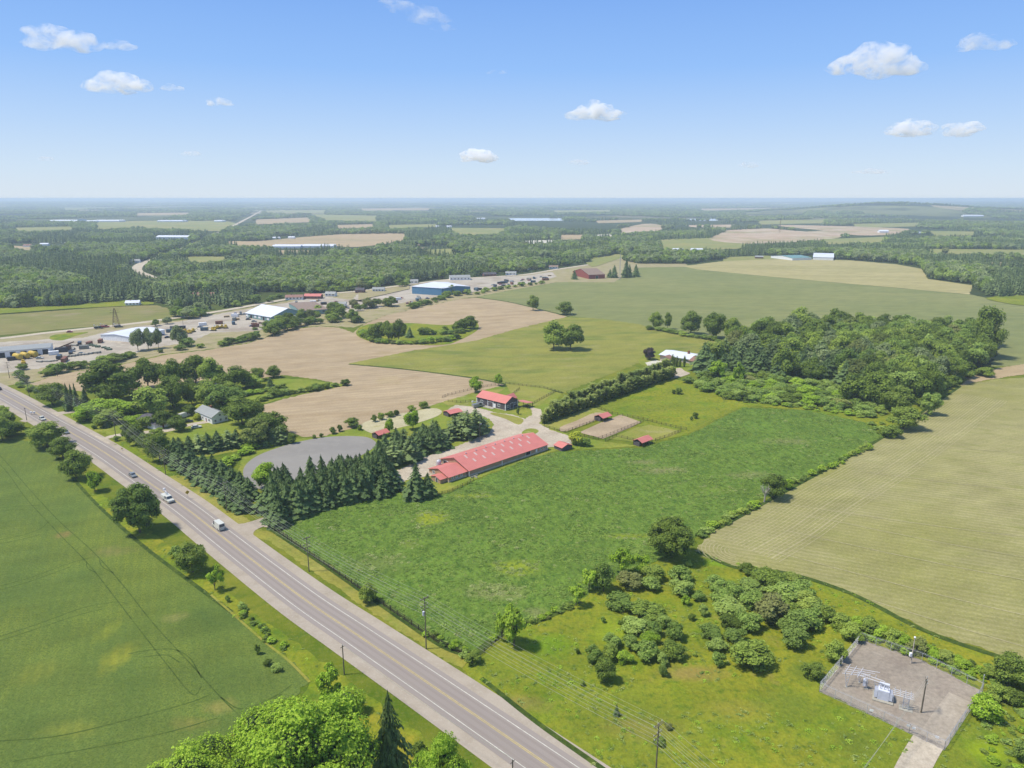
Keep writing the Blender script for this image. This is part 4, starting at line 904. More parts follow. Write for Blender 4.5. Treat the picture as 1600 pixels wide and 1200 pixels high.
# hedges and clumps beside the railway trail
row(('shrub_dark','shrub','shrub_dark'), [(60,590),(110,578),(150,572),(175,566),(213,556)], 7, 8.5, 4.8, lambda i: f'{ORD[i]} shrub of the hedge between tan field and trail, west part', 'hedge shrubs along the trail, west part')
row(('shrub_dark','shrub'), [(222,556),(262,549),(300,545),(335,541)], 13, 5.5, 3.2, lambda i: f'{ORD[i]} small shrub spaced out along the trail', 'spaced shrubs along the trail')
row(('shrub_dark','shrub_dark','shrub'), [(335,542),(370,536),(400,529)], 6, 8, 4.8, lambda i: f'{ORD[i]} shrub of the hedge between tan field and trail, middle part', 'hedge shrubs along the trail, middle part')
row(('maple','shrub_dark','midtone'), [(415,526),(440,518),(470,510),(500,505),(530,503),(560,503)], 7, 11, 8, lambda i: f'{ORD[i]} tree of the dense clump behind the swell of the tan field', 'trees behind the swell of the tan field', 2.5)
row(('shrub_dark','maple'), [(420,520),(450,508),(500,498),(550,494)], 9, 10, 8.5, lambda i: f'{ORD[i]} tree of the back row behind the swell', 'back row trees behind the swell', 2.5)
row(('maple','shrub_dark'), [(560,488),(575,480),(600,478),(622,480)], 9, 11, 8, lambda i: f'{ORD[i]} tree of the clump between yard and trail', 'trees between yard and trail', 3)
row(('shrub_dark','shrub'), [(640,484),(670,474),(700,464),(730,460)], 9, 9, 5.5, lambda i: f'{ORD[i]} bush along the blue building side of the trail', 'bushes below the blue building', 2)
row(('shrub_dark','shrub'), [(735,462),(770,455),(810,448),(850,443)], 13, 7, 4, lambda i: f'{ORD[i]} bush on the north edge of the grain field', 'bushes on the north edge of the grain field', 2)
TT([('maple',588,533,27,505,'first tree of the bushy tongue in the tan field'),('maple',608,534,23,505,'second tree of the bushy tongue in the tan field'),('maple',623,535,25,504,'third and fullest tree of the tongue in the tan field'),('spruce',640,528,12,511,'pointed tree in the middle of the tongue'),
 ('round',722,519,22,500,'round tree near the tip of the tongue'),('round',735,515,24,496,'roundest tree at the very tip of the tongue'),('round',695,522,11,510,'small tree on the back of the tongue'),('round',712,520,12,506,'darker small tree on the back of the tongue'),
 ('grey',216,548,20,515,'greyish poplar by the white shed, leftmost of three'),('grey',232,546,17,516,'greyish poplar by the white shed, middle of three'),('grey',248,544,13,516,'greyish poplar by the white shed, rightmost of three'),('grey',281,541,22,511,'tall grey-green tree alone behind the trail'),('shrub',292,543,22,528,'bush at the foot of the tall grey-green tree'),
 ('round',35,579,16,569,'round bush beside the yellow tanks'),('shrub',240,521,0.1,520,'x')][:-1])
row(('shrub_dark','shrub','shrub_bright'), [(560,520),(590,536),(630,538),(665,537),(700,533),(715,528)], 6, 7.5, 4.2, lambda i: f'{ORD[i]} shrub on the near side of the tongue in the tan field', 'near side shrubs of the tongue')
row(('shrub_dark','shrub'), [(650,523),(680,522),(705,522),(725,520)], 7, 7.5, 4.4, lambda i: f'{ORD[i]} shrub on the far side of the tongue in the tan field', 'far side shrubs of the tongue')
row(('shrub_dark','shrub'), [(1005,514),(1040,518),(1075,526),(1125,534)], 6, 6.5, 3, lambda i: f'{ORD[i]} low shrub linking the hay field edge trees', 'low shrubs linking the hay field edge trees')
row(('maple','midtone','bright','grey'), [(265,492),(285,496),(300,498),(330,489)], 8, 12, 9, lambda i: f'{ORD[i]} tree of the clump at the end of the fallow strip', 'trees at the end of the fallow strip', 3)
row(('maple','grey'), [(232,512),(262,506)], 8, 8, 6, lambda i: f'{ORD[i]} tree behind the yellow machines', 'trees behind the yellow machines', 3)
row(('spruce',), [(892,437),(902,436)], 8, 7, 10, lambda i: f'{ORD[i]} dark spruce left of the far red barn', 'spruces left of the red barn')
row(('spruce',), [(946,433),(958,434),(963,434)], 7, 7, 12, lambda i: f'{ORD[i]} dark spruce right of the far red barn', 'spruces right of the red barn')
row(('spruce',), [(972,434),(985,433),(997,432)], 6.5, 9, 17, lambda i: f'{ORD[i]} tall dark spruce beyond the slender mast', 'tall spruces beyond the mast', 2)

# greenery woven through the highway strip
row(('shrub_dark','shrub'), [(345,481),(400,474),(440,466)], 11, 8, 5, lambda i: f'{ORD[i]} bush behind the teal hall along the highway', 'bushes behind the teal hall', 3)
row(('maple','midtone','shrub_dark'), [(490,458),(530,455),(560,452),(600,449)], 10, 11, 8, lambda i: f'{ORD[i]} tree around the roadside shops and houses', 'trees around the roadside shops', 4)
row(('maple','shrub_dark','midtone'), [(625,450),(640,446)], 9, 11, 8, lambda i: f'{ORD[i]} tree between shops and blue hall', 'trees between shops and blue hall', 4)
row(('round',), [(704,461),(708,460)], 4, 8, 11, lambda i: f'{ORD[i]} dark tree before the joint of the two blue buildings', 'dark trees before the blue buildings', 1)
row(('maple','midtone','spruce','shrub_dark'), [(690,436),(740,430),(800,426),(860,417),(905,412)], 9, 11, 9, lambda i: f'{ORD[i]} tree among the highway houses', 'trees among the highway houses', 5)
row(('shrub_dark','shrub'), [(385,520),(430,509),(470,500)], 10, 7, 4, lambda i: f'{ORD[i]} bush below the teal hall yard', 'bushes below the teal hall yard', 3)
row(('maple','shrub_dark'), [(480,490),(510,488),(545,482)], 9, 9, 7, lambda i: f'{ORD[i]} tree between workshop and bright yard', 'trees between workshop and yard', 3)
row(('shrub_dark','midtone','maple'), [(990,405),(1030,407),(1075,404),(1120,402)], 12, 12, 9, lambda i: f'{ORD[i]} tree of the hedge on the far side of the grain field', 'trees of the hedge beyond the grain field', 3)

# ------------------------------------------------------------------ the far woods: one mass
NEAR_F = [(-700,505),(0,486),(60,480),(150,476),(245,471),(268,480),(280,494),(330,488),(440,469),(500,456),(560,452),(620,443),(700,433),(800,425),(862,417),(900,412),(960,404),(1000,412),(1066,414),(1075,412),(1130,404),(1150,400),(1232,399),(1330,406),(1400,411),(1440,416),(1455,436),(1520,444),(1545,462),(1600,478),(2300,530)]
def frontier(u):
    for (a0, b0), (a1, b1) in zip(NEAR_F, NEAR_F[1:]):
        if a0 <= u <= a1: return b0+(b1-b0)*(u-a0)/(a1-a0)
    return 0
CLR = [pl for pl, m_, nm in FAR]
def seg_d(p, a, b):
    ax, ay = a; bx, by = b; L = (bx-ax)**2+(by-ay)**2
    t = max(0, min(1, ((p[0]-ax)*(bx-ax)+(p[1]-ay)*(by-ay))/L)); return math.hypot(p[0]-ax-t*(bx-ax), p[1]-ay-t*(by-ay))
RC = [G(*p) for p in [(270,446),(250,441),(232,432),(216,425),(214,419),(222,412),(248,403),(268,396),(295,385),(318,375),(345,362),(372,349),(400,334),(412,327)]]
RB = [G(*p) for p in [(-200,548),(0,529),(75,520),(150,512),(230,503),(345,486),(440,469),(500,460),(560,455),(620,447),(700,437),(760,433),(820,429),(870,421),(930,412),(960,406),(990,399)]]
CLRW = []
for pl in CLR:
    W = [G(*p) for p in pl]; CLRW.append((W, min(q[0] for q in W), max(q[0] for q in W), min(q[1] for q in W), max(q[1] for q in W)))
# openings round the far houses and yards, read as (u, v, half width px, half height px)
OPEN = [(100,345,75,2.2),(265,348,22,1.6),(268,372,30,3.4),(342,345,8,1.5),(320,465,24,4.5),(205,474,18,4),(480,388,44,2.6),(455,371,26,2.2),(935,430,26,8),(1270,403,36,4),(1058,391,14,2),(1085,391,14,2),(1380,362,12,3),(1436,364,14,2.4),(440,463,44,7),(545,455,44,7),(718,432,26,6),(760,430,18,5),(860,425,40,4),(570,470,0,0),(790,430,16,5),(1180,403,40,3),(55,384,40,4),(1045,405,60,2.5),(800,340,60,2),(90,384,20,3)]
from mathutils import noise as mn
r = random.Random(5); pts = []
y = 560.0
while y < 15000:
    st = max(7.2, y/165.0); half = .80*y+60
    x = -half+r.random()*st
    while x < half:
        px, py = x+r.gauss(0, st*.25), y+r.gauss(0, st*.3); x += st
        u, v = PR(px, py)
        if v > frontier(u): continue
        if u < -60 or u > 1660: continue
        if any(abs(u-a0) < w0 and abs(v-b0) < h0 for a0, b0, w0, h0 in OPEN): continue
        bad = False; vt_ = PR(px, py, 10)[1]
        if y < 7000 and any(abs(u-a0) < w0 and b0-h0 < vt_ < b0+h0*.5 for a0, b0, w0, h0 in OPEN): continue
        if y < 7000 and any(inside(u, vt_, pl) for pl in CLR): continue
        for W, x0, x1, y0, y1 in CLRW:
            if x0 <= px <= x1 and y0 <= py <= y1 and inside(px, py, W): bad = True; break
        if bad: continue
        if y < 2600 and min(seg_d((px, py), RC[i], RC[i+1]) for i in range(len(RC)-1)) < 16: continue
        if y >= 2600 and y < 6500 and min(seg_d((px, py), RC[i], RC[i+1]) for i in range(len(RC)-1)) < 24+y*.004: continue
        if y < 1400 and min(seg_d((px, py), RB[i], RB[i+1]) for i in range(len(RB)-1)) < 13: continue
        if y > 1900:
            nn = mn.noise(Vector((px/620, py/760, 3.3)))+.4*mn.noise(Vector((px/210, py/260, 7.7)))
            if nn < -.06-(.16 if y < 3000 else 0): continue
        hs = 1+.3*mn.noise(Vector((px/90, py/90, 1.0)))
        con = mn.noise(Vector((px/170, py/200, 9.0))) > .02
        big = 1 if y < 2600 else (y/2600)**.45
        w = r.uniform(8.5,14.5)*big*(st/7.2)**.25; h = r.uniform(10,15.5)*hs
        if con: var = 3+r.randrange(3); w *= .66; h *= 1.12
        else: var = r.randrange(3)
        pts.append((px, py, swell(px, py)-.4, w, h, r.random()*6.28, var))
    y += st*.95
# the individual trees that face the highway stay single things (largest in view)
edge = sorted([p for p in pts if p[1] < 1150 and PR(p[0], p[1])[1] > frontier(PR(p[0], p[1])[0])-3.2], key=lambda p: p[1])
nb = sum(1 for o in COL.objects if o.name.startswith('broadleaf_tree')); npn = sum(1 for o in COL.objects if o.name.startswith('pine_tree'))
take_b, take_c = max(0, 298-nb), 60; single = set()
for p in edge:
    if p[6] < 3 and take_b > 0:
        take_b -= 1; single.add(p); plant_at(('maple','midtone','round','bright')[(NT_[0]*7) % 4 if NT_[0] % 5 else 3], p[0], p[1], p[3]*1.1, p[4]*.9, 'broadleaf tree on the front edge of the far woods along the highway', 'front edge trees of the far woods')
    elif p[6] >= 3 and take_c > 0:
        take_c -= 1; single.add(p); plant_at('pine', p[0], p[1], p[3]*1.1, p[4]*.95, 'conifer on the front edge of the far woods along the highway', 'front edge conifers of the far woods')
pts = [p for p in pts if p not in single]
for mk_ in (('leaf',), ('leaf_grey',)): pass
def low_crown(seed, mat):
    me, C, R = crown_mesh(seed, 12, 320, .13, mat, lr=(.18,.28), zmin=0.0, zc=.5); return me
def low_con(seed, mat): return conifer_mesh(seed, 9, 7, mat, 1.0, .2, .05, .6, .25, 2)
LOWS = [low_crown(201, MAT['leaf']), low_crown(202, MAT['leaf_shrub']), low_crown(203, MAT['leaf_grey']), low_con(204, MAT['needle_pine']), low_con(205, MAT['needle']), low_con(206, MAT['needle_pine'])]
def instancer(name, P, meshes, kind='stuff'):
    me = bpy.data.meshes.new(name); me.from_pydata([p[:3] for p in P], [], [])
    a = me.attributes.new('size', 'FLOAT_VECTOR', 'POINT'); a.data.foreach_set('vector', [c for p in P for c in (p[3], p[3], p[4])])
    a = me.attributes.new('turn', 'FLOAT_VECTOR', 'POINT'); a.data.foreach_set('vector', [c for p in P for c in (0, 0, p[5])])
    a = me.attributes.new('variant', 'INT', 'POINT'); a.data.foreach_set('value', [p[6] for p in P])
    o = mk(name, me); o['kind'] = kind
    ng = bpy.data.node_groups.new(name+'_nodes', 'GeometryNodeTree')
    ng.interface.new_socket('Geometry', in_out='INPUT', socket_type='NodeSocketGeometry'); ng.interface.new_socket('Geometry', in_out='OUTPUT', socket_type='NodeSocketGeometry')
    gi, go = ng.nodes.new('NodeGroupInput'), ng.nodes.new('NodeGroupOutput'); jn = ng.nodes.new('GeometryNodeJoinGeometry')
    def attr(nm, dt):
        n = ng.nodes.new('GeometryNodeInputNamedAttribute'); n.data_type = dt; n.inputs['Name'].default_value = nm; return n.outputs['Attribute']
    sz, tn, vr = attr('size', 'FLOAT_VECTOR'), attr('turn', 'FLOAT_VECTOR'), attr('variant', 'INT')
    for k, src in enumerate(meshes):
        # the source copies sit among the woods themselves
        q = P[k]; so = mk('woodland_tree', src, o); so.location = q[:3]; so.scale = (q[3], q[3], q[4]); so['kind'] = 'stuff'
        oi = ng.nodes.new('GeometryNodeObjectInfo'); oi.inputs['Object'].default_value = so; oi.transform_space = 'ORIGINAL'; oi.inputs['As Instance'].default_value = False
        ip = ng.nodes.new('GeometryNodeInstanceOnPoints'); cmp_ = ng.nodes.new('FunctionNodeCompare'); cmp_.data_type = 'INT'; cmp_.operation = 'EQUAL'
        ng.links.new(vr, cmp_.inputs[2]); cmp_.inputs[3].default_value = k
        ng.links.new(cmp_.outputs[0], ip.inputs['Selection']); ng.links.new(gi.outputs[0], ip.inputs['Points']); ng.links.new(oi.outputs['Geometry'], ip.inputs['Instance'])
        ng.links.new(sz, ip.inputs['Scale']); ng.links.new(tn, ip.inputs['Rotation']); ng.links.new(ip.outputs[0], jn.inputs[0])
    ng.links.new(jn.outputs[0], go.inputs[0])
    md = o.modifiers.new('scatter', 'NODES'); md.node_group = ng; return o
instancer('woodland', pts, LOWS)
print('WOOD', len(pts), 'single', len(single))

# brush nobody could count: strips along fences and banks, tussocks in the rough grass
for pl, st, w_, h_ in (([(1100,600),(1300,604),(1390,640),(1370,655),(1255,640),(1125,624)], 4.0, 3.6, 1.7), ([(1440,640),(1500,606),(1380,684),(1350,664)], 7, 3.4, 1.6),
    ([(1300,960),(1340,975),(1440,1020),(1600,1050),(1640,1075),(1540,1070),(1440,1030),(1340,1000),(1300,985)], 2.0, 2.4, 1.3), ([(1540,1120),(1620,1090),(1660,1240),(1560,1250),(1530,1180)], 2.6, 1.8, .8)):
    for (x, y) in scatter(pl, st, 31): f = random.uniform(.5, 1.3); BRUSH.append((x, y, -.05, w_*f, h_*f, random.random()*6.28, random.randrange(3)))
def brush_mesh(seed, mat): return crown_mesh(seed, 10, 420, .11, mat, lr=(.16,.28), zmin=-.05, zc=.45, rz=.4)[0]
instancer('undergrowth', BRUSH, [brush_mesh(301, MAT['leaf_shrub']), brush_mesh(302, MAT['leaf_bright']), brush_mesh(303, MAT['leaf'])])

# the standing crop and the rough grass: tufts by the thousand
def crop_mesh(seed, mat, n=46, spread=.5, h=.5, size=.16):
    r = np.random.default_rng(seed); P = np.stack([r.normal(0, spread*.5, n), r.normal(0, spread*.5, n), np.abs(r.normal(h*.55, h*.25, n))], 1)
    P[:,2] *= np.clip(1.2-np.hypot(P[:,0], P[:,1])/spread, .25, 1)
    V, F = cards(P, np.stack([P[:,0], P[:,1], np.full(n, .5)], 1), size, .5, .6, 1.3, seed); return mesh_np('tuft', [(V, F, 0)], [mat])
MAT['alfalfa'] = leaf_mat('alfalfa_leaves', (.090,.150,.024), (.185,.280,.044), (.35,.44,.085), .8, .32)
MAT['alfalfa_pale'] = leaf_mat('flowering_weeds', (.20,.26,.05), (.32,.37,.09), (.44,.46,.18), .8, .32)
MAT['tuft'] = leaf_mat('meadow_tufts', (.12,.19,.03), (.25,.32,.06), (.42,.44,.13), .9, .3)
TUFT = []
for (x, y) in scatter(AF, 1.75, 41, .5):
    f = .6+.6*max(0, mn.noise(Vector((x/9, y/9, 4)))+.5)*random.uniform(.6, 1.3)
    if mn.noise(Vector((x/26, y/40, 8))) > .42 and random.random() < .6: continue
    u, v = PR(x, y); pk = max([q[5]*max(0, 1-((u-q[0])/q[2])**2-((v-q[1])/q[3])**2)**.5 for q in PATCH_A if abs(u-q[0]) < q[2] and abs(v-q[1]) < q[3]] or [0])
    TUFT.append((x, y, .0, 2.1*f, .75*f, random.random()*6.28, 2 if random.random() < pk*.9+.04 else random.randrange(2)))
instancer('alfalfa_crop', TUFT, [crop_mesh(401, MAT['alfalfa']), crop_mesh(402, MAT['alfalfa']), crop_mesh(403, MAT['alfalfa_pale'])])
TUFT = []
ROADW = [Vector(G(*p)) for p in YEL]
for pl, st in (([(745,1024),(802,981),(900,940),(962,903),(1086,862),(1230,894),(1330,926),(1450,986),(1640,1050),(1640,1300),(1100,1300),(1000,1262),(840,1140),(752,1070)], 2.3),
    ([(484,1067),(412,1002),(308,917),(222,852),(150,787),(120,752),(190,800),(260,850),(400,960),(560,1075),(660,1150),(760,1225),(700,1300),(440,1180)], 2.6),
    ([(880,640),(960,612),(1052,592),(1120,622),(1180,634),(1075,678),(1010,668)], 4.0), ([(160,686),(196,690),(250,728),(290,745),(330,775),(300,770),(210,712)], 3.0)):
    for (x, y) in scatter(pl, st, 43, .6):
        if mn.noise(Vector((x/14, y/14, 2))) < -.12: continue
        if any(inside(x, y, W) for W in SUBW): continue
        f = random.uniform(.35, 1.2); TUFT.append((x, y, -.02, 1.5*f, .8*f, random.random()*6.28, random.randrange(3)))
instancer('rough_grass', TUFT, [crop_mesh(411, MAT['tuft'], 34), crop_mesh(412, MAT['tuft'], 34), crop_mesh(413, MAT['leaf_bright'], 34)])
# ------------------------------------------------------------------ building materials
def metal_roof(name, colour, rot_axis='x', seam=.9):
    s = NT(name)
    w = s.n('ShaderNodeTexWave', wave_type='BANDS', bands_direction='X'); w.inputs['Scale'].default_value = 2*math.pi/seam/20
    s.l(s.pos((1,1,1), 0, True), w.inputs['Vector'])
    c = s.mix(s.ramp(s.noise(.35, 5, .6), .4, .7, 0, .6), colour, tuple(k*.84 for k in colour))
    c = s.mix(s.ramp(w.outputs['Fac'], .86, 1.0, 0, .35), c, tuple(k*.7 for k in colour))
    return s.finish(c, .5, s.bump(s.ramp(w.outputs['Fac'], .8, 1.0), .6, .05), spec=.3)
R_RED = metal_roof('red_metal_roof', A(234,142,138,1.04)); R_WHITE = metal_roof('white_metal_roof', (.60,.62,.66)); R_GREY = metal_roof('grey_metal_roof', A(176,178,184))
R_DARK = paint('dark_shingle_roof', A(104,100,112), .9, var=.25); R_BROWN = paint('brown_roof', A(168,144,134), .9, var=.2); R_PINK = paint('clay_roof', A(176,132,124), .9, var=.2)
W_TAN = paint('tan_siding', A(186,152,132,1.4), .8); W_STONE = paint('pale_stone_base', A(206,192,184,1.35), .9); W_GREY = paint('dark_grey_siding', A(112,104,116), .8)
W_WHITE = paint('white_siding', (.78,.78,.77), .7); W_TEAL = paint('teal_siding', A(118,150,158,1.5), .7); W_BLUE = paint('blue_siding', A(74,122,166,1.6), .7); W_BARN = paint('red_barn_boards', A(170,84,78), .9)
W_BRICK = paint('red_brick', A(160,104,92), .9); TRIM = paint('white_trim', (.82,.81,.80), .6); DARKIN = paint('dark_opening', (.02,.02,.022), .8); GLASS = NT('window_glass').finish((.05,.06,.075), .12, spec=.6)
SKYL = paint('skylight_sheet', A(238,206,204), .5); POSTW = paint('dark_fence_wood', A(92,80,68), .9, var=.3); POLEW = paint('weathered_pole_wood', A(132,122,112), .9, var=.25); STEEL = paint('galvanised_steel', (.5,.5,.52), .5, .2)
WIRE = paint('aluminium_wire', A(214,212,206), .5, .2); INSUL = paint('pale_insulator', (.62,.61,.62), .4); CONC = paint('concrete', A(196,190,184), .9); YEL_P = paint('yellow_paint', A(236,200,70), .5); XFMR = paint('transformer_grey', (.58,.60,.66), .5)
RUST = paint('rusty_steel', A(130,92,78), .9, var=.3); BLKP = paint('black_plastic', (.02,.02,.02), .6); GREENP = paint('green_paint', A(96,122,104), .7); TURQ = metal_roof('turquoise_roof', A(128,170,176))

def slab(m, quad, th=.12):
    """a thick roof plane from four top corners"""
    q = [Vector(p) for p in quad]; n = (q[1]-q[0]).cross(q[3]-q[0]).normalized()
    if n.z < 0: n = -n
    vs = q+[p-n*th for p in q]
    m.add(vs, [(0,1,2,3),(7,6,5,4),(0,4,5,1),(1,5,6,2),(2,6,7,3),(3,7,4,0)])
def gable_parts(e, x0, x1, y0, y1, eave, ridge, wall, roof, over=.45, axis='x', rname='roof', flat=False, z0=0.0, base=None, wname='wall'):
    """walls with gables and a two-slope roof, ridge along the local axis"""
    m = MB(); sw = axis == 'y'
    a0, a1, b0, b1 = (y0, y1, x0, x1) if sw else (x0, x1, y0, y1)
    P = (lambda a, b, z: (b, a, z)) if sw else (lambda a, b, z: (a, b, z))
    bm_ = (b0+b1)/2; prof = [(b0, z0-.3), (b1, z0-.3), (b1, eave), (bm_, ridge), (b0, eave)]
    vs = [P(a0, b, z) for b, z in prof]+[P(a1, b, z) for b, z in prof]
    m.add(vs, [(0,1,2,3,4),(9,8,7,6,5),(0,5,6,1),(1,6,7,2),(2,7,8,3),(3,8,9,4),(4,9,5,0)])
    w = m.build(wname, wall, e)
    r = MB(); sl = (ridge-eave)/((b1-b0)/2); oz = over*sl
    for s_, bb in ((-1, b0), (1, b1)):
        slab(r, [P(a0-over, bm_, ridge+.14), P(a1+over, bm_, ridge+.14), P(a1+over, bb+s_*over, eave-oz+.14), P(a0-over, bb+s_*over, eave-oz+.14)], .13)
    ro = r.build(rname, roof, e)
    if base:
        k = MB(); t = .06
        k.box(x0-t, x1+t, y0-t, y0-.002, z0-.2, z0+base).box(x0-t, x1+t, y1+.002, y1+t, z0-.2, z0+base).box(x0-t, x0-.002, y0, y1, z0-.2, z0+base).box(x1+.002, x1+t, y0, y1, z0-.2, z0+base)
        k.build('wainscot', W_STONE, e)
    return w, ro
def opening(e, nm, x, y, z, w, h, face, mat, trim=True):
    """a window or door set into a wall; face: 'y-','y+','x-','x+'"""
    s_ = -1 if face[1] == '-' else 1; d = .07
    def bx(m, a0, a1, z0, z1, t0, t1):
        lo, hi = sorted((s_*t0, s_*t1))
        if face[0] == 'y': m.box(x+a0, x+a1, y+lo, y+hi, z0, z1)
        else: m.box(x+lo, x+hi, y+a0, y+a1, z0, z1)
        return m
    o = bx(MB(), -w/2, w/2, z, z+h, -.02, .04).build(nm, mat, e)
    if trim:
        m = MB(); t = .14
        bx(m, -w/2-t, -w/2, z-t, z+h+t, -.02, d); bx(m, w/2, w/2+t, z-t, z+h+t, -.02, d); bx(m, -w/2, w/2, z+h, z+h+t, -.02, d)
        if nm == 'window': bx(m, -w/2, w/2, z-t, z, -.02, d); bx(m, -.04, .04, z, z+h, .04, d)
        m.build('frame', TRIM, o)
    return o
def ang_of(p, q): return math.atan2(q[1]-p[1], q[0]-p[0])
def dist(p, q): return math.hypot(p[0]-q[0], p[1]-q[1])

# long riding arena with its entrance block
AR = G(733, 745)
e = empty('riding_arena', (*AR, 0), math.radians(43.7), 'long red-roofed riding arena with pale skylights beside the farm drive', 'barn')
gable_parts(e, 0, 44, 0, 17.8, 2.6, 5.6, W_TAN, R_RED, .5, base=.8)
sl = (5.6-2.6)/8.9
for row_, ys_ in enumerate((4.3, 7.3)):
    for i in range(8 if row_ else 7):
        x = (6.0 if row_ == 0 else 4.2)+i*(5.1 if row_ == 0 else 5.0); m = MB(); y0, y1 = ys_-1.0, ys_+.9
        zf = lambda yy: 2.6+yy*sl+.16
        slab(m, [(x, y0, zf(y0)), (x+.85, y0, zf(y0)), (x+.85, y1, zf(y1)), (x, y1, zf(y1))], .05); m.build('skylight', SKYL, e)
for i in range(7):
    x = 6+i*5.3; m = MB(); m.tube((x, 8.9, 5.5), (x, 8.9, 6.2), .22, .22, 7).build('roof_vent', STEEL, e)
for x in (0, 17.5, 44): MB().box(x-.12, x+.12, -.16, -.03, 0, 2.5).build('downpipe', TRIM, e)
opening(e, 'door', 32.5, 0, 0, 2.6, 2.3, 'y-', DARKIN); opening(e, 'door', 37.5, 0, 0, 1.0, 2.0, 'y-', W_WHITE, False)
for x in (40.2, 42.2): opening(e, 'window', x, 0, 1.2, 1.0, .7, 'y-', GLASS)
opening(e, 'door', 44, 9, 0, 4, 3.2, 'x+', W_WHITE); opening(e, 'door', 0, 14.5, 0, 3, 2.6, 'x-', DARKIN)
gable_parts(e, -9.4, -.62, .8, 13.2, 2.2, 4.0, W_TAN, R_RED, .4, rname='annex_roof', base=.8, wname='annex_wall')
gable_parts(e, -12.6, -9.46, 2.0, 7.6, 1.7, 2.5, W_TAN, R_RED, .3, rname='porch_roof', wname='porch_wall')
for x in (-7.6, -5.6, -3.2): opening(e, 'window', x, .8, 1.1, .8, .7, 'y-', GLASS)
opening(e, 'window', -9.4, 10.2, 1.2, 1.2, .9, 'x-', GLASS); opening(e, 'door', -12.6, 4.2, 0, 1.1, 1.8, 'x-', W_GREY)
MB().tube((-4, 13.9, 0), (-4, 13.9, 3.4), 1.0, 1.0, 12).sphere((-4, 13.9, 3.4), 1.0, 12, 6).build('feed_bin', STEEL, e)
m = MB(); m.box(-.4, 3.2, -1.6, -1.35, -.1, .5).box(1.2, 1.5, -3.4, -1.6, 0, .45); m.build('step_wall', CONC, e)

# gable barn
B0 = G(745.5, 631)
e = empty('horse_barn', (*B0, 0), math.radians(-40), 'dark grey horse barn with a red gable roof and white corner boards', 'barn')
gable_parts(e, 0, 19.7, 0, 9.6, 4.0, 6.4, W_GREY, R_RED, .45, base=.35)
for x, y in ((0,0),(19.7,0),(19.7,9.6)): MB().box(x-.17, x+.17, y-.17, y+.17, 0, 3.95).build('corner_board', TRIM, e)
for x in (7.6, 11.4): MB().box(x-.1, x+.1, -.1, -.01, 0, 3.95).build('wall_trim', TRIM, e)
opening(e, 'window', 3.4, 0, 1.5, 1.5, 1.1, 'y-', GLASS); opening(e, 'window', 15.2, 0, 1.5, 1.5, 1.1, 'y-', GLASS)
opening(e, 'door', 12.3, 0, 0, 1.2, 2.3, 'y-', W_WHITE); opening(e, 'door', 9.4, 0, 0, 3.2, 2.8, 'y-', W_GREY)
opening(e, 'window', 19.7, 2.0, 1.4, 1.3, 1.0, 'x+', GLASS); opening(e, 'window', 19.7, 7.8, 1.8, 1.3, 1.0, 'x+', GLASS); opening(e, 'door', 19.7, 4.9, 0, 2.4, 3.0, 'x+', W_GREY)
MB().box(5.2, 12.8, -2.6, -.1, .0, .28).build('ramp_slab', CONC, e)
m = MB(); slab(m, [(19.2, 9.7, 3.2), (26.2, 9.7, 3.2), (26.2, 14.8, 2.5), (19.2, 14.8, 2.5)], .15); m.build('lean_to_roof', R_RED, e)
for x, y in ((25.9,10),(25.9,14.5),(19.6,14.5),(22.8,14.5)): MB().box(x-.1, x+.1, y-.1, y+.1, 0, 2.55).build('post', POSTW, e)
gable_parts(e, 10.0, 14.6, 9.66, 15.0, 3.0, 4.9, W_GREY, R_RED, .35, axis='y', rname='rear_roof', wname='rear_wall')

def run_in(u, v, L, W, deg, label, open_=True, h=(2.2,3.3), roof=R_RED, wall=W_GREY, nm='horse_shelter'):
    x, y = G(u, v); e = empty(nm, (x, y, 0), math.radians(deg), label, 'shed')
    if open_:
        m = MB(); sl_ = (h[1]-h[0])/(W/2); o_ = .4
        for s_, b in ((-1, 0), (1, W)): slab(m, [(-o_, W/2, h[1]+.1), (L+o_, W/2, h[1]+.1), (L+o_, b+s_*o_, h[0]-o_*sl_+.1), (-o_, b+s_*o_, h[0]-o_*sl_+.1)], .13)
        m.build('roof', roof, e)
        for px in (0, L/2, L):
            for py in (0, W): MB().box(px-.09, px+.09, py-.09, py+.09, -.1, h[0]+.05).build('post', POSTW, e)
        MB().box(0, L, W-.06, W, .0, 2.0).build('back_wall', wall, e); MB().box(-.03, .03, W*.3, W-.07, .0, 2.0).build('side_wall', wall, e)
    else:
        gable_parts(e, 0, L, 0, W, h[0], h[1], wall, roof, .35); opening(e, 'door', L/2, 0, 0, 1.6, 1.9, 'y-', DARKIN)
    return e
run_in(942, 660, 6.4, 5.2, 44, 'open red-roofed horse shelter between the two trodden paddocks')
run_in(1003, 699, 7.4, 4.6, 44, 'open red-roofed horse shelter on the edge of the alfalfa field')
e = run_in(894, 701, 5.0, 6.0, 128, 'small grey shed with a red roof half hidden by the yellow-green tree', False, (1.6,2.7), nm='garden_shed')
run_in(592, 687, 6.0, 4.4, 50, 'small red-roofed shelter at the end of the sand pen')
run_in(704, 653, 7.0, 6.0, 40, 'low red-roofed open shed behind the pine clump', h=(2.1,2.9), nm='open_shed')

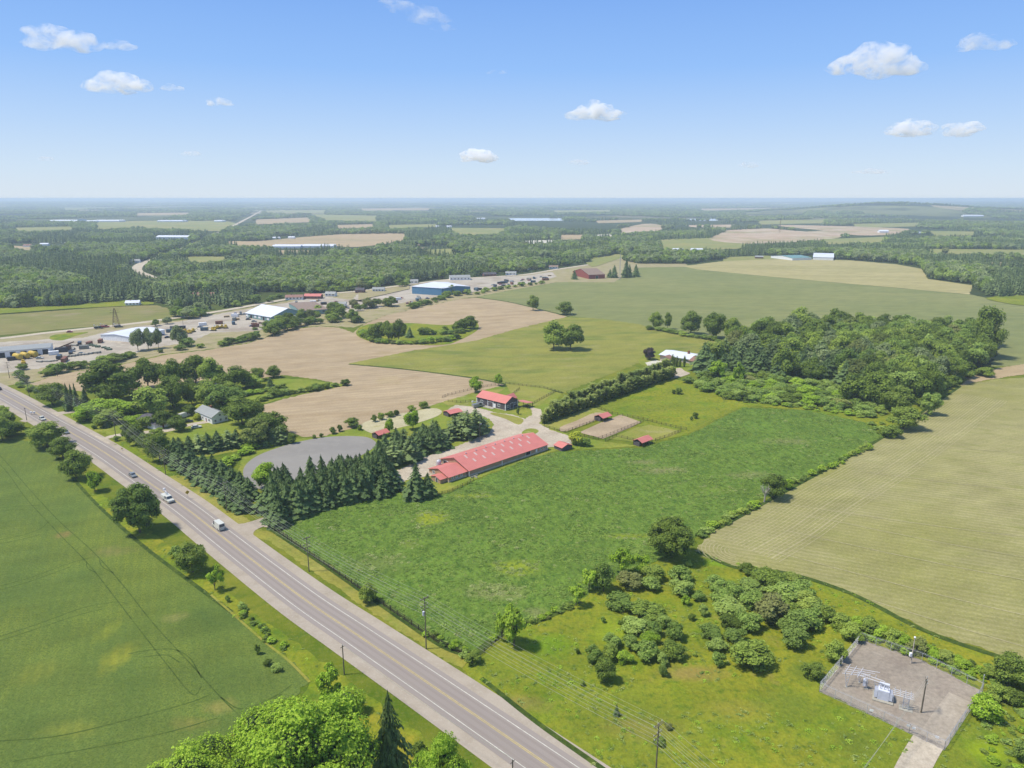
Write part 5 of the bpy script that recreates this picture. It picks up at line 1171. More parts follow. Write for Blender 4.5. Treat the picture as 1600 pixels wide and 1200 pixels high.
# the two houses and the villa
C0, C1, C2 = G(332,663), G(357,657), G(312,651)
e = empty('white_house', (*C0, 0), ang_of(C0, C1), 'white gable house with a pale grey roof among the garden trees', 'house')
gable_parts(e, 0, dist(C0,C1), 0, dist(C0,C2), 3.4, 5.6, W_WHITE, R_GREY, .4, axis='y')
for x, z in ((1.6,.9),(4.2,.9),(7,.9),(dist(C0,C1)/2,3.3)): opening(e, 'window', x, 0, z, .9, 1.0, 'y-', GLASS)
opening(e, 'door', 0, 6, 0, 1.0, 2.0, 'x-', W_BRICK); opening(e, 'window', 0, 3, 1, 1.6, 1.0, 'x-', GLASS); opening(e, 'window', 0, 9.5, 1, 1.2, 1.0, 'x-', GLASS)
MB().box(4.2, 5.1, 9, 9.9, 4.8, 6.6).build('chimney', W_BRICK, e)
p, q = G(206,662), G(243,672)
e = empty('grey_roofed_house', (*p, 0), ang_of(p, q), 'low bungalow with a dark grey hip roof under the big spreading tree', 'house')
L = dist(p, q); Wd = 10.5
MB().box(0, L, 0, Wd, -.2, 2.7).build('wall', W_WHITE, e)
m = MB(); o_ = .6; m.add([(-o_,-o_,2.65),(L+o_,-o_,2.65),(L+o_,Wd+o_,2.65),(-o_,Wd+o_,2.65),(Wd/2,Wd/2,4.9),(L-Wd/2,Wd/2,4.9)], [(0,1,5,4),(1,2,5),(2,3,4,5),(3,0,4),(3,2,1,0)]); m.build('roof', R_DARK, e)
for x in (2.5, 6, 10): opening(e, 'window', x, 0, .9, 1.4, 1.1, 'y-', GLASS)
opening(e, 'door', L, 4, 0, 1.0, 2.0, 'x+', W_BRICK)
p, q = G(1024,563), G(1072,571)
e = empty('villa', (*p, 0), ang_of(p, q), 'long villa with a wide pale metal roof beyond the cedar windbreak', 'house')
L = dist(p, q); gable_parts(e, 0, L, 6, 24, 3.0, 4.6, W_STONE, R_WHITE, .8)
gable_parts(e, L*.15, L*.45, 0, 5.9, 2.5, 3.8, W_STONE, R_PINK, .5, axis='y', rname='wing_roof', wname='wing_wall')
gable_parts(e, L+.1, L+10, 4, 18, 2.6, 4.4, W_STONE, R_PINK, .6, rname='garage_roof', wname='garage_wall')
for i in range(5): opening(e, 'window', L*.5+i*L*.1, 6, 1, 1.8, 1.3, 'y-', GLASS)
MB().box(L*.7, L*.7+1.2, 14, 15.2, 4.5, 6.6).build('chimney', W_BRICK, e)

# ------------------------------------------------------------------ industrial strip and far buildings
def hall(pa, pb, pc, eave, ridge, wall, roof, nm, label, cat='building', axis='x', wins=0, wh=1.4, doors=0, chim=False):
    """pa->pb is the near wall on the ground, pc the foot of the far corner next to pa"""
    a_, b_, c_ = G(*pa), G(*pb), G(*pc)
    L = dist(a_, b_); an_ = ang_of(a_, b_); n = (-math.sin(an_), math.cos(an_)); Wd = abs((c_[0]-a_[0])*n[0]+(c_[1]-a_[1])*n[1])
    e = empty(nm, (*a_, 0), an_, label, cat); gable_parts(e, 0, L, 0, Wd, eave, ridge, wall, roof, .4, axis=axis)
    for i in range(wins): opening(e, 'window', L*(i+.6)/(wins+.2), 0, eave*.45, min(2.2, L/(wins+1)*.5), wh, 'y-', GLASS, False)
    for i in range(doors): opening(e, 'door', L*(i+.5)/doors, 0, 0, 3.4, min(3.8, eave*.8), 'y-', DARKIN, True)
    if chim: MB().box(L*.3, L*.3+1.1, Wd*.5, Wd*.5+1, eave, ridge+1.3).build('chimney', W_BRICK, e)
    return e
hall((-40,563),(80,553),(80,546),4.6,5.6,W_WHITE,R_GREY,'depot','long white depot with loading doors at the left edge of the yard', doors=7)
hall((204,535),(258,523),(177,527),4.0,5.2,W_WHITE,R_WHITE,'warehouse','white flat-gabled warehouse behind three poplars', wins=3)
hall((384,496),(424,503),(384,487),4.4,4.5,W_TEAL,R_WHITE,'office','x') if False else None
c0, c1, c2 = G(424,503), G(477,495), G(384,496)
e = empty('teal_hall', (*c0, 0), ang_of(c0, c1), 'big hall with teal walls and a white gable roof', 'building')
gable_parts(e, 0, dist(c0,c1), 0, dist(c0,c2), 4.2, 10.0, W_TEAL, R_WHITE, .6, axis='y')
for i in range(6): opening(e, 'door' if i in (1,4) else 'window', 0, 5+i*6.5, 0 if i in (1,4) else 1.4, 3.2, 3.2 if i in (1,4) else 1.6, 'x-', DARKIN if i in (1,4) else W_WHITE, True)
opening(e, 'window', 10, 0, 1.5, 3, 1.4, 'y-', GLASS); opening(e, 'window', 20, 0, 1.5, 3, 1.4, 'y-', GLASS)
gable_parts(e, 12, 22, -7, -.2, 2.6, 3.4, W_WHITE, R_WHITE, .3, rname='canopy_roof', wname='canopy_wall')
hall((470,493),(512,490),(470,479),4.2,5.0,W_TEAL,R_BROWN,'workshop','low brown-roofed workshop joined to the teal hall', wins=4)
hall((644,459),(690,462),(644,451),8.2,8.7,W_BLUE,R_WHITE,'blue_hall','blue-walled hall with a white roof, left of a dark tree', wins=0)
hall((690,462),(735,458),(690,452),7.6,9.6,W_BLUE,R_WHITE,'blue_showroom','blue-walled showroom with a peaked white roof, right of a dark tree', axis='y', doors=2)
hall((920,436),(945,435),(920,429),5.5,11.5,W_BARN,R_BROWN,'red_barn','old red bank barn with a brown roof beyond the grain field','barn',axis='x', doors=1)
hall((1238,407),(1268,406),(1238,402),4,6.5,W_WHITE,TURQ,'turquoise_roofed_barn','turquoise-roofed farm building at the far field edge','barn')
hall((1270,406),(1302,407),(1270,400),5,9,W_WHITE,R_WHITE,'white_farm_hall','white farm hall beside the turquoise-roofed building','barn')
HS = [ (196,478,20,R_WHITE,W_WHITE,5,'pale bungalow at the wood edge above the fallow strip',4), (300,470,32,R_PINK,W_BRICK,8,'large reddish house between trees left of the teal hall',5),
 (446,469,26,R_PINK,W_WHITE,5,'pink-roofed shop left in the roadside row',5), (475,467,26,R_RED,W_BRICK,5,'red-roofed shop in the roadside row',5), (508,463,16,R_GREY,W_WHITE,5,'small grey-roofed house ending the roadside row',3),
 (524,479,16,R_GREY,W_WHITE,4.5,'white office trailer on the bright yard',2), (555,458,14,R_DARK,W_BRICK,6,'dark-roofed brick house at the wood edge',3), (582,456,18,R_GREY,W_WHITE,5,'grey-roofed house with a carport at the wood edge',4),
 (703,438,32,R_GREY,W_WHITE,6,'large hip-roofed house behind the blue showroom',6), (641,443,12,R_GREY,W_WHITE,5,'little white house left of the blue hall',2), (756,432,20,R_DARK,W_BRICK,5,'long dark-roofed bungalow along the highway',4),
 (790,430,16,R_GREY,W_WHITE,5,'grey bungalow along the highway',3), (817,421,12,R_WHITE,W_WHITE,8,'tall white house among highway trees',3), (858,420,14,R_BROWN,W_WHITE,5,'brown-roofed house nearest the red barn',3),
 (1040,404,14,R_BROWN,W_BRICK,5,'brown farmhouse behind the grain field hedge',3), (1052,392,16,R_WHITE,W_WHITE,5,'white shed on the rise, left of two',0), (1080,392,18,R_WHITE,W_WHITE,5,'white shed on the rise, right of two',0), (1118,404,10,R_WHITE,W_WHITE,5,'white garage at the hedge end',0),
 (1374,364,14,R_WHITE,W_WHITE,9,'tall white farm building under the wooded hill',0), (1430,365,18,R_WHITE,W_WHITE,5,'long white farm shed under the wooded hill',0), (1180,404,12,R_GREY,W_BRICK,5,'house between the pale field and the woods',0),
 (244,374,54,R_WHITE,W_WHITE,10,'large pale hall in the woods left of the country road',0), (205,392,16,R_GREY,W_WHITE,6,'house in the village by the country road bend',0), (190,388,10,R_WHITE,W_WHITE,7,'narrow white house in the village by the bend',0), (222,392,12,R_WHITE,W_WHITE,6,'white house nearest the country road bend',0),
 (203,411,14,R_GREY,W_WHITE,6,'grey house below the country road bend',0), (62,384,12,R_WHITE,W_WHITE,6,'white farmhouse by the small bare field at left',0), (36,386,12,R_PINK,W_WHITE,6,'pink-roofed farmhouse by the small bare field at left',0), (100,383,10,R_WHITE,W_WHITE,6,'small white barn right of the bare field at left',0),
 (450,373,10,R_WHITE,W_WHITE,6,'small white shed on the bare field edge',0), (420,374,16,R_WHITE,W_WHITE,6,'long white shed on the bare field edge',0), (680,356,10,R_WHITE,W_WHITE,8,'white farmhouse beside the far yellow-green field',0), (697,356,8,R_WHITE,W_WHITE,8,'second white house beside the far yellow-green field',0),
 (745,343,14,R_WHITE,W_WHITE,8,'white buildings left of the far lake',0), (790,337,10,R_WHITE,W_WHITE,9,'white block by the far lake',0), (1505,340,30,R_WHITE,W_WHITE,12,'row of far white houses on the right',0), (1560,366,14,R_WHITE,W_WHITE,6,'far white shed on the right',0)]
for (u, v, wp_, rf, wl_, hh, lb, wn_) in HS:
    dv = max(.8, wp_*.10); nm = 'shop' if 'shop' in lb else 'shed' if ('shed' in lb or 'barn' in lb or 'trailer' in lb or 'garage' in lb) else 'hall' if 'hall' in lb else 'house'
    sc_ = depth(*G(u, v))/FPX; Wd = min(26, wp_*sc_*.55); b_ = G(u, v)
    e = empty(nm, (*b_, swell(*b_)), random.uniform(-.25, .25), lb, nm if nm != 'hall' else 'building')
    L = wp_*sc_; gable_parts(e, 0, L, 0, Wd, hh*.6, hh, wl_, rf, .5)
    for i in range(wn_): opening(e, 'window', L*(i+.5)/wn_, 0, 1.2, 1.5, 1.3, 'y-', GLASS, False)
    if wn_ > 2: MB().box(L*.3, L*.3+.9, Wd*.45, Wd*.45+.9, hh*.7, hh+1.1).build('chimney', W_BRICK, e)
def greenhouse(u0, u1, v, dep, lb, hh=6, n=4):
    a_, b_ = G(u0, v), G(u1, v); L = dist(a_, b_); e = empty('greenhouse', (*a_, swell(*a_)), ang_of(a_, b_), lb, 'greenhouse')
    for i in range(n):
        y0 = i*dep/n; gable_parts(e, 0, L, y0, y0+dep/n-.1, hh*.6, hh, R_WHITE, R_WHITE, .05, wname='bay', rname='bay_roof')
greenhouse(78, 111, 347, 60, 'long white greenhouse at the far left, left of the tall block', 9); greenhouse(112, 143, 348, 60, 'white greenhouse in the middle of the far left group', 9); greenhouse(145, 186, 347, 60, 'white greenhouse ending the far left group', 9)
greenhouse(245, 265, 347, 60, 'left of two low greenhouses beside the far country road', 8, 2); greenhouse(266, 285, 347, 60, 'right of two low greenhouses beside the far country road', 8, 2); greenhouse(334, 347, 347, 50, 'single greenhouse nearest the far country road', 8, 2)
greenhouse(425, 470, 388, 30, 'long white greenhouse between two bare fields', 7, 2); greenhouse(471, 521, 387.5, 30, 'white greenhouse continuing the long one between bare fields', 7, 2)
x, y = G(133, 348); e = empty('boiler_house', (x, y-30, 0), 0, 'tall pale block rising from the far greenhouses', 'building'); MB().box(-14,14,0,20,0,17).build('wall', W_WHITE, e); MB().box(-15,15,-1,21,17.01,18).build('roof', R_GREY, e)
x, y = G(889, 318); e = empty('water_tower', (x, y, swell(x,y)), 0, 'white water tower on the horizon', 'water tower'); MB().tube((0,0,0),(0,0,52),5,4,10).build('stem', W_WHITE, e); MB().sphere((0,0,58),15,12,8,(1,1,.7)).build('tank', W_WHITE, e)
# yellow tanks and the yard's goods
for i, (u, v) in enumerate(((28.5,562),(40,560),(52.5,558))):
    x, y = G(u, v); e = empty('storage_tank', (x, y, .1), math.radians(150), f'{ORD[i]} yellow horizontal tank from the left frame edge', 'tank', 'yellow storage tanks in the yard')
    m = MB(); m.tube((-3.3,0,2.3),(3.3,0,2.3),1.9,1.9,14).sphere((-3.3,0,2.3),1.9,12,8,(.45,1,1)).sphere((3.3,0,2.3),1.9,12,8,(.45,1,1)); m.build('tank_body', YEL_P, e, True)
    for sx_ in (-2, 2): MB().box(sx_-.25, sx_+.25, -1.4, 1.4, 0, 1.0).build('saddle', RUST, e)
def goods(u, v, n, du, dv, size, mat, nm, lb, cat, grp, dark=None, dz=0.0, jit=.5, rot=None):
    for i in range(n):
        x, y = G(u+du*i, v+dv*i); x += random.gauss(0, jit); y += random.gauss(0, jit); w, d_2, h_ = [k*random.uniform(.85,1.1) for k in size]
        e = empty(nm, (x, y, .1), random.uniform(-.1, .1)+(rot or 0), lb(i), cat, grp); lv = max(2, int(h_/.7))
        for k in range(lv): MB().box(-w/2+.05*(k % 2), w/2-.05*(k % 2), -d_2/2, d_2/2, h_*k/lv+.01, h_*(k+1)/lv-.04).build('layer', mat, e)
goods(8, 551, 8, 5.6, -.5, (2.2,3,1.6), GREENP, 'block_stack', lambda i: f'{ORD[i]} greenish stack in the row behind the yellow tanks', 'stack', 'greenish stacks behind the yellow tanks')
goods(55, 546, 4, 6.4, -.8, (2.6,2,1.2), RUST, 'block_stack', lambda i: f'{ORD[i]} brown stack continuing the greenish row', 'stack', 'brown stacks in the yard')
goods(92, 560, 12, 5.6, -.75, (2.8,2.4,1.3), CONC, 'block_stack', lambda i: f'{ORD[i]} pale block stack in the near row of the yard', 'stack', 'pale block stacks, near row')
goods(106, 541, 6, 6.4, -.2, (2.6,3.0,1.3), CONC, 'block_stack', lambda i: f'{ORD[i]} pale block stack in the far row of the yard', 'stack', 'pale block stacks, far row')
goods(142, 540, 6, 6.0, 1.4, (2.8,2.6,1.3), GREENP, 'block_stack', lambda i: f'{ORD[i]} greenish stack in the slanting row of the yard', 'stack', 'greenish stacks, slanting row')
goods(60, 566, 6, 5.6, -.3, (2.4,2.2,1.0), CONC, 'block_stack', lambda i: f'{ORD[i]} low pale stack by the trail side of the yard', 'stack', 'low pale stacks by the trail')
goods(395, 506, 8, 5.4, -.2, (2.0,2.0,1.0), RUST, 'pallet_stack', lambda i: f'{ORD[i]} pallet stack before the teal hall', 'stack', 'pallet stacks before the teal hall')
goods(300, 498, 0, 0, 0, (1,1,1), RUST, 'x', lambda i: '', '', '')
x, y = G(97, 550); e = empty('crushing_plant', (x, y, .1), .4, 'dark crushing plant with a slanting conveyor in the yard', 'machine')
MB().box(-4,4,-2,2,0,3.2).build('housing', paint('dark_blue_steel', A(66,68,86), .7), e); m = MB(); m.tube((-2,0,3),(8,1,6.5),.5,.5,4); m.build('conveyor', RUST, e); MB().box(3,6,-1.5,1.5,0,4.5).build('hopper', RUST, e)
for x_ in (-3.5, 5.5, 7): MB().tube((x_,0,0),(x_,0,4 if x_ > 0 else 3),.15,.15,5).build('leg', RUST, e)

# ------------------------------------------------------------------ vehicles
def vehicle(name, x, y, heading, label, colour, L=4.6, W=1.85, Ht=1.5, style='car', cat='car', z=.14, group=None):
    e = empty(name, (x, y, z), heading, label, cat, group); pm = colour
    h = Ht; g_ = .25
    if style == 'car': low = [(-L/2,g_),(L/2-.1,g_),(L/2,.55),(L/2-.15,.78),(L*.20,.90),(-L*.34,.92),(-L/2,.85)]; cab = [(L*.22,.88),(L*.08,h),(-L*.24,h),(-L*.40,.90)]
    elif style == 'van': low = [(-L/2,g_),(L/2-.1,g_),(L/2,.7),(L/2-.1,1.0),(L*.34,1.15),(-L/2,1.15)]; cab = [(L*.35,1.13),(L*.22,h),(-L*.49,h),(-L/2+.02,1.13)]
    else: low = [(-L/2,g_+.2),(L/2-.1,g_+.2),(L/2,.9),(L/2-.1,1.15),(L*.22,1.25),(-L/2,1.05)]; cab = [(L*.26,1.22),(L*.18,h),(-L*.02,h),(-L*.05,1.1)]
    bm = bmesh.new(); m = MB(); m.prism(low, -W/2, W/2); me = m.mesh('body'); bm.from_mesh(me); bmesh.ops.bevel(bm, geom=bm.edges[:], offset=.08, segments=2, affect='EDGES'); bm.to_mesh(me); bm.free(); b = mk('body', me, e, pm)
    m = MB(); wi = W/2-.16; n = len(cab); zs = [p_[1] for p_ in cab]
    vs = [(p_[0], -(W/2-.04 if p_[1] < h-.1 else wi), p_[1]) for p_ in cab]+[(p_[0], (W/2-.04 if p_[1] < h-.1 else wi), p_[1]) for p_ in cab]
    m.add(vs, [tuple(range(n)), tuple(range(n, 2*n))[::-1]]+[(i, n+i, n+(i+1)%n, (i+1)%n) for i in range(n)])
    m.build('cabin', pm if style == 'van' else pm, e)
    def pane(quad, nm='window'): mm = MB(); q = [Vector(p_) for p_ in quad]; nn = (q[1]-q[0]).cross(q[2]-q[0]).normalized(); mm.add([p_+nn*.012 for p_ in q]+[p_-nn*.012 for p_ in q], [(0,1,2,3),(7,6,5,4),(0,4,5,1),(1,5,6,2),(2,6,7,3),(3,7,4,0)]); return mm.build(nm, GLASS, e)
    f0, f1 = cab[0], cab[1]; r0, r1 = cab[-1], cab[-2]; o = .02
    lerp = lambda a, b, t: (a[0]+(b[0]-a[0])*t, a[1]+(b[1]-a[1])*t)
    a_, b_ = lerp(f0, f1, .12), lerp(f0, f1, .9); pane([(a_[0]+o, -wi+.06, a_[1]), (a_[0]+o, wi-.06, a_[1]), (b_[0]+o, wi-.1, b_[1]), (b_[0]+o, -wi+.1, b_[1])], 'windscreen')
    if style != 'truck' : a_, b_ = lerp(r0, r1, .2), lerp(r0, r1, .85); pane([(a_[0]-o, -wi+.1, a_[1]), (a_[0]-o, wi-.1, a_[1]), (b_[0]-o, wi-.12, b_[1]), (b_[0]-o, -wi+.12, b_[1])], 'rear_window')
    for s_ in (-1, 1):
        x0, x1 = (f0[0]-.25, r0[0]+.35) if style == 'car' else (f0[0]-.3, f0[0]-1.3) if style == 'van' else (f0[0]-.2, r0[0]+.1)
        y0_, y1_ = s_*(W/2-.02), s_*(wi+.03); pane([(x0, y0_, zs[0]+.06), (x1, y0_, zs[0]+.06), (x1+(.25 if style == 'car' else 0), y1_, h-.14), (x0-.35, y1_, h-.14)])
    for sx_ in (L*.32, -L*.31):
        for s_ in (-1, 1):
            r_ = .33 if style == 'car' else .38; w_ = MB().tube((sx_, s_*(W/2-.22), r_), (sx_, s_*(W/2+.02), r_), r_, r_, 12).build('wheel', BLKP, e); MB().tube((sx_, s_*(W/2+.021), r_), (sx_, s_*(W/2+.03), r_), r_*.55, r_*.55, 8).build('rim', STEEL, w_)
    for s_ in (-1, 1):
        MB().box(L/2-.10, L/2-.03, s_*(W/2-.36)-.16, s_*(W/2-.36)+.16, .60, .74).build('headlight', INSUL, e); MB().box(-L/2-.02, -L/2+.05, s_*(W/2-.3)-.14, s_*(W/2-.3)+.14, .62, .80).build('tail_light', W_BARN, e)
    if style == 'truck':
        m = MB(); m.box(-L/2-.6, -L*.08, -W/2-.05, W/2+.05, .95, 1.95); m.build('service_body', pm, e); m = MB(); m.tube((-L*.25,0,1.9),(-L*.1,0,3.0),.12,.12,6).tube((-L*.1,0,3.0),(-L*.55,.3,3.3),.1,.1,6); m.build('boom', INSUL, e); MB().box(-L*.62,-L*.5,0,.7,2.9,3.7).build('bucket', INSUL, e)
    return e
P_WHITE = paint('white_car_paint', A(236,236,238), .3, var=.03); P_SILV = paint('silver_car_paint', A(176,180,188), .3, .4, .03); P_DARK = paint('dark_car_paint', (.02,.022,.03), .3, .2, .03); P_BLUE = paint('blue_car_paint', (.04,.08,.22), .3, .2, .03); P_RED = paint('red_car_paint', (.35,.03,.03), .3, .1, .03)
YW = [Vector(G(*p)) for p in YEL]; YC = smooth_open(YW, 12)
def on_road(u, v, side):
    p = Vector(G(u, v)); i = min(range(1, len(YC)-1), key=lambda k: (YC[k]-p).length); d = (YC[i+1]-YC[i-1]).normalized(); n = Vector((-d.y, d.x))
    # the two lanes run either side of the yellow line; keep to the right
    c = YC[i]+d*((p-YC[i]).dot(d)); lane = c+n*(1.8*side); hd = math.atan2(d.y, d.x)
    return lane.x, lane.y, hd if side < 0 else hd+math.pi
for (u, v, sd_, st, lb, pm, L, W, Ht, nm, cat) in (
 (337,827,1,'van','white cargo van on the road at the mouth of the side road',P_WHITE,6.0,2.1,2.5,'cargo_van','van'),
 (250,787,-1,'truck','white bucket truck on the road beside the large verge maple',P_WHITE,6.4,2.1,2.2,'bucket_truck','truck'),
 (203,746,-1,'car','silver car on the road ahead of the white bucket truck',P_SILV,4.6,1.85,1.5,'car','car'),
 (104,677,-1,'car','pale car passing between the verge maples and the house drive',P_SILV,4.5,1.85,1.55,'car','car'),
 (67,656,-1,'car','white car on the road below the far driveway',P_WHITE,4.8,1.9,1.7,'car','car'),
 (6,608,1,'car','dark car farthest up the road at the left frame edge',P_DARK,4.8,1.9,1.6,'car','car')):
    x, y, hd = on_road(u, v, sd_); vehicle(nm, x, y, hd, lb, pm, L, W, Ht, st, cat)
for (u, v, hd, pm, lb, st, nm) in ((307,669,.4,P_WHITE,'white car parked on the grass before the white house','car','car'),(288,652,1.2,P_WHITE,'white van parked between the two houses','van','van'),(294,660,.3,P_DARK,'dark car parked beside the drive between the houses','car','car'),
 (748,636,.6,P_SILV,'silver pickup parked at the corner of the horse barn','truck','pickup_truck'),(1105,584,.2,P_WHITE,'white car parked under the great layered spruce','car','car'),
 (16,561,1.4,P_DARK,'dark car before the white depot, nearest the frame edge','car','car'),(23,561,1.4,P_DARK,'second dark car before the white depot','car','car'),(30,560,1.4,P_SILV,'silver car before the white depot','car','car'),(44,558,1.2,P_RED,'red car before the white depot','car','car'),(58,556,1.3,P_DARK,'dark car at the right end of the white depot','car','car'),
 (109,519.5,.35,P_RED,'red car driving on the highway past the fallow strip','car','car'),(262,528,.8,P_DARK,'dark car parked right of the white warehouse','car','car'),(252,524,.8,P_BLUE,'blue car parked at the end wall of the white warehouse','car','car'),
 (388,500,.4,P_DARK,'dark car before the long wall of the teal hall','car','car'),(397,503,.4,P_SILV,'silver car before the long wall of the teal hall','car','car'),(655,468,.1,P_WHITE,'white van parked in front of the blue hall','van','van'),(668,467,.1,P_BLUE,'blue car parked in front of the blue hall','car','car'),(745,452,.3,P_WHITE,'white van parked right of the blue showroom','van','van'),
 (770,446,.3,P_WHITE,'white car in the row lot right of the showroom','car','car'),(782,445,.3,P_RED,'red car in the lot right of the showroom','car','car'),(800,441,.3,P_WHITE,'white van in the lot along the highway','van','van'),(815,439,.3,P_WHITE,'white car farthest along the highway lot','car','car'),(498,470,.2,P_WHITE,'white car before the roadside shops','car','car'),(540,482,.2,P_DARK,'long dark trailer on the bright yard','truck','trailer_truck'),
 (186,512,.4,P_DARK,'dark truck under the lattice pylon','truck','truck'),(165,512,.4,P_RED,'red machine left of the lattice pylon','truck','truck'),(155,514,.4,P_DARK,'dark truck leftmost in the group by the pylon','truck','truck')):
    x, y = G(u, v); vehicle(nm, x, y, hd, lb, pm, *((4.6,1.85,1.5) if st == 'car' else (6.2,2.1,2.4)), st, {'car':'car','van':'van','truck':'truck'}[st], .12)
for i, (u, v) in enumerate([(284,519),(290,520),(296,521),(302,519),(333,517),(340,514),(347,513),(353,513),(37,569)]):
    x, y = G(u, v); e = empty('yellow_machine', (x, y, .12), random.random()*3, f'{ORD[i]} yellow construction machine in the yards, counted from the warehouse', 'machine', 'yellow construction machines')
    MB().box(-2.4,1.0,-1.2,1.2,.7,2.0).build('body', YEL_P, e); MB().box(-.6,.9,-.8,.8,2.0,3.1).build('cab', YEL_P, e); m = MB(); m.tube((1,0,1.4),(3.4,0,2.6),.22,.2,6).tube((3.4,0,2.6),(4.6,0,1.0),.2,.15,6); m.build('arm', YEL_P, e)
    for s_ in (-1, 1): MB().box(-2.3,1.6,s_*1.1-.3,s_*1.1+.3,0,.75).build('track', BLKP, e)

# things parked and stacked about the yards
YC_ = [paint('container_rust', A(150,96,80), .8), paint('container_blue', A(90,116,140), .7), paint('container_grey', A(150,150,150), .7), W_WHITE, P_DARK, paint('timber_stack', A(190,160,120), .9), P_WHITE, P_SILV, P_BLUE, P_RED]
CN_ = ['rust-coloured','dull blue','grey','white','black','timber-coloured','bright white','silver','dark blue','red']
YARDS = [([(0,547),(80,541),(160,530),(175,545),(100,566),(0,578)], 16, 'in the yard before the white depot'), ([(262,512),(345,498),(372,497),(372,508),(330,518),(270,530)], 14, 'in the yard between warehouse and teal hall'),
 ([(352,494),(380,488),(420,508),(470,500),(468,506),(395,514),(360,508)], 16, 'around the teal hall'), ([(445,473),(520,466),(560,476),(580,474),(570,486),(520,494),(515,484)], 18, 'on the bright yard behind the workshop'),
 ([(575,470),(640,463),(690,466),(650,474),(610,480)], 14, 'in front of the blue hall'), ([(738,452),(800,438),(860,430),(855,438),(790,449),(745,456)], 26, 'in the sales lot along the highway')]
for pl, n_, wh_ in YARDS:
    S_ = scatter(pl, 6.0, 77, .6); random.shuffle(S_)
    for i, (x, y) in enumerate(S_[:n_]):
        c_ = random.randrange(len(YC_)); hd = .35+random.choice((0, 1.57))+random.gauss(0, .12)
        if c_ >= 6: vehicle('car', x, y, hd, f'{CN_[c_]} car {wh_}, {ORD[i]} of its clutter', YC_[c_], 4.6, 1.85, 1.5, 'car', 'car', .12)
        elif c_ == 5:
            e = empty('timber_pile', (x, y, .12), hd, f'pile of boards {wh_}, {ORD[i]} of its clutter', 'pile')
            for k in range(3): MB().box(-2.4,2.4,-1.1,1.1,.02+k*.5,.44+k*.5).build('layer', YC_[5], e)
        else:
            L_ = random.choice((6.1, 6.1, 9.5)); e = empty('container', (x, y, .12), hd, f'{CN_[c_]} container {wh_}, {ORD[i]} of its clutter', 'container'); MB().box(-L_/2,L_/2,-1.2,1.2,.15,2.6).build('shell', YC_[c_], e); MB().box(L_/2,L_/2+.06,-1.1,1.1,.25,2.5).build('door', STEEL, e)
            for q in (-L_/2+.3, L_/2-.3): MB().box(q-.1,q+.1,-1.2,1.2,0,.15).build('foot', RUST, e)
# ------------------------------------------------------------------ poles, wires, towers, signs
def pole(x, y, h, hd, label, heads=('top','mid','low'), grp='wooden poles of the roadside power line', cat='utility pole', r=.16):
    e = empty('utility_pole', (x, y, 0), hd, label, cat, grp); MB().tube((0,0,-.3),(0,0,h),r,r*.62,8).build('pole', POLEW, e)
    at = []
    def arm(z, half, n, double=False):
        for s_ in ((-.16,.16) if double else (.16,)):
            MB().box(s_-.05, s_+.05, -half, half, z-.06, z+.06).build('crossarm', POLEW, e)
        for i in range(n):
            yy = -half*.94+2*half*.94*i/(n-1); MB().tube((.16,yy,z+.06),(.16,yy,z+.34),.07,.05,6).build('insulator', INSUL, e); at.append((.16, yy, z+.36))
    if 'top' in heads: arm(h-.35, 1.25, 3, True)
    if 'mid' in heads: arm(h-2.3, 1.15, 3)
    if 'low' in heads:
        arm(h-3.3, .9, 2)
    if 'tr' in heads:
        MB().tube((.45,.1,h-5.0),(.45,.1,h-4.0),.28,.28,10).build('transformer_can', XFMR, e)
    if 'stub' in heads: MB().box(-.05,.05,-.6,.6,h-.5,h-.4).build('crossarm', POLEW, e); MB().tube((0,0,h),(0,0,h+.25),.06,.05,6).build('insulator', INSUL, e); at.append((0,0,h+.27))
    if 'top' in heads: at.append((0,.14,h-4.6))
    c, s_ = math.cos(hd), math.sin(hd); return [(x+c*a_-s_*b_, y+s_*a_+c*b_, z) for a_, b_, z in at]
PL = [(1600,1720,None),(1023,1236,1130),(666,1014,933),(483,893,839),(355,801,753),(259,742,703),(181,682,643),(125,655,622),(85,634,609),(46,619,596),(15,591,571),(-40,560,545)]
LBS = ['pole beyond the frame','nearest roadside utility pole, standing in the meadow','tall utility pole by the mown verge before the alfalfa field','utility pole beside the alfalfa field fence','utility pole in front of the spruce wood, past the white van','utility pole beside the inner spruce row','utility pole at the mouth of the house drive','utility pole on the house lawn','utility pole in front of the dark round tree','utility pole at the tan field corner','utility pole on the highway bank at left','utility pole beyond the left frame edge']
PW = [Vector(G(a_, b_)) for a_, b_, c_ in PL]; ATT = []
for i, (a_, b_, c_) in enumerate(PL):
    p = PW[i]; h = height_at(p.x, p.y, c_) if c_ else 11; h = max(h, 10.0)
    d = (PW[min(i+1, len(PW)-1)]-PW[max(i-1, 0)]).normalized(); ATT.append(pole(p.x, p.y, h, math.atan2(d.y, d.x), LBS[i], ('top','mid','low','tr') if i in (2, 7) else ('top','mid','low')))
def wire(P, Q, sag, r, label, grp, parent=None, n=10):
    m = MB(); P, Q = Vector(P), Vector(Q); pts_ = [P.lerp(Q, t/n)-Vector((0,0,4*sag*(t/n)*(1-t/n))) for t in range(n+1)]
    for a_, b_ in zip(pts_, pts_[1:]): m.tube(a_, b_, r, r, 4, False)
    return m
NM = ['road-side wire on the top crossarm','middle wire on the top crossarm','field-side wire on the top crossarm','road-side wire on the middle crossarm','centre wire on the middle crossarm','field-side wire on the middle crossarm','road-side wire on the low crossarm','field-side wire on the low crossarm','lowest telephone cable on the roadside poles']
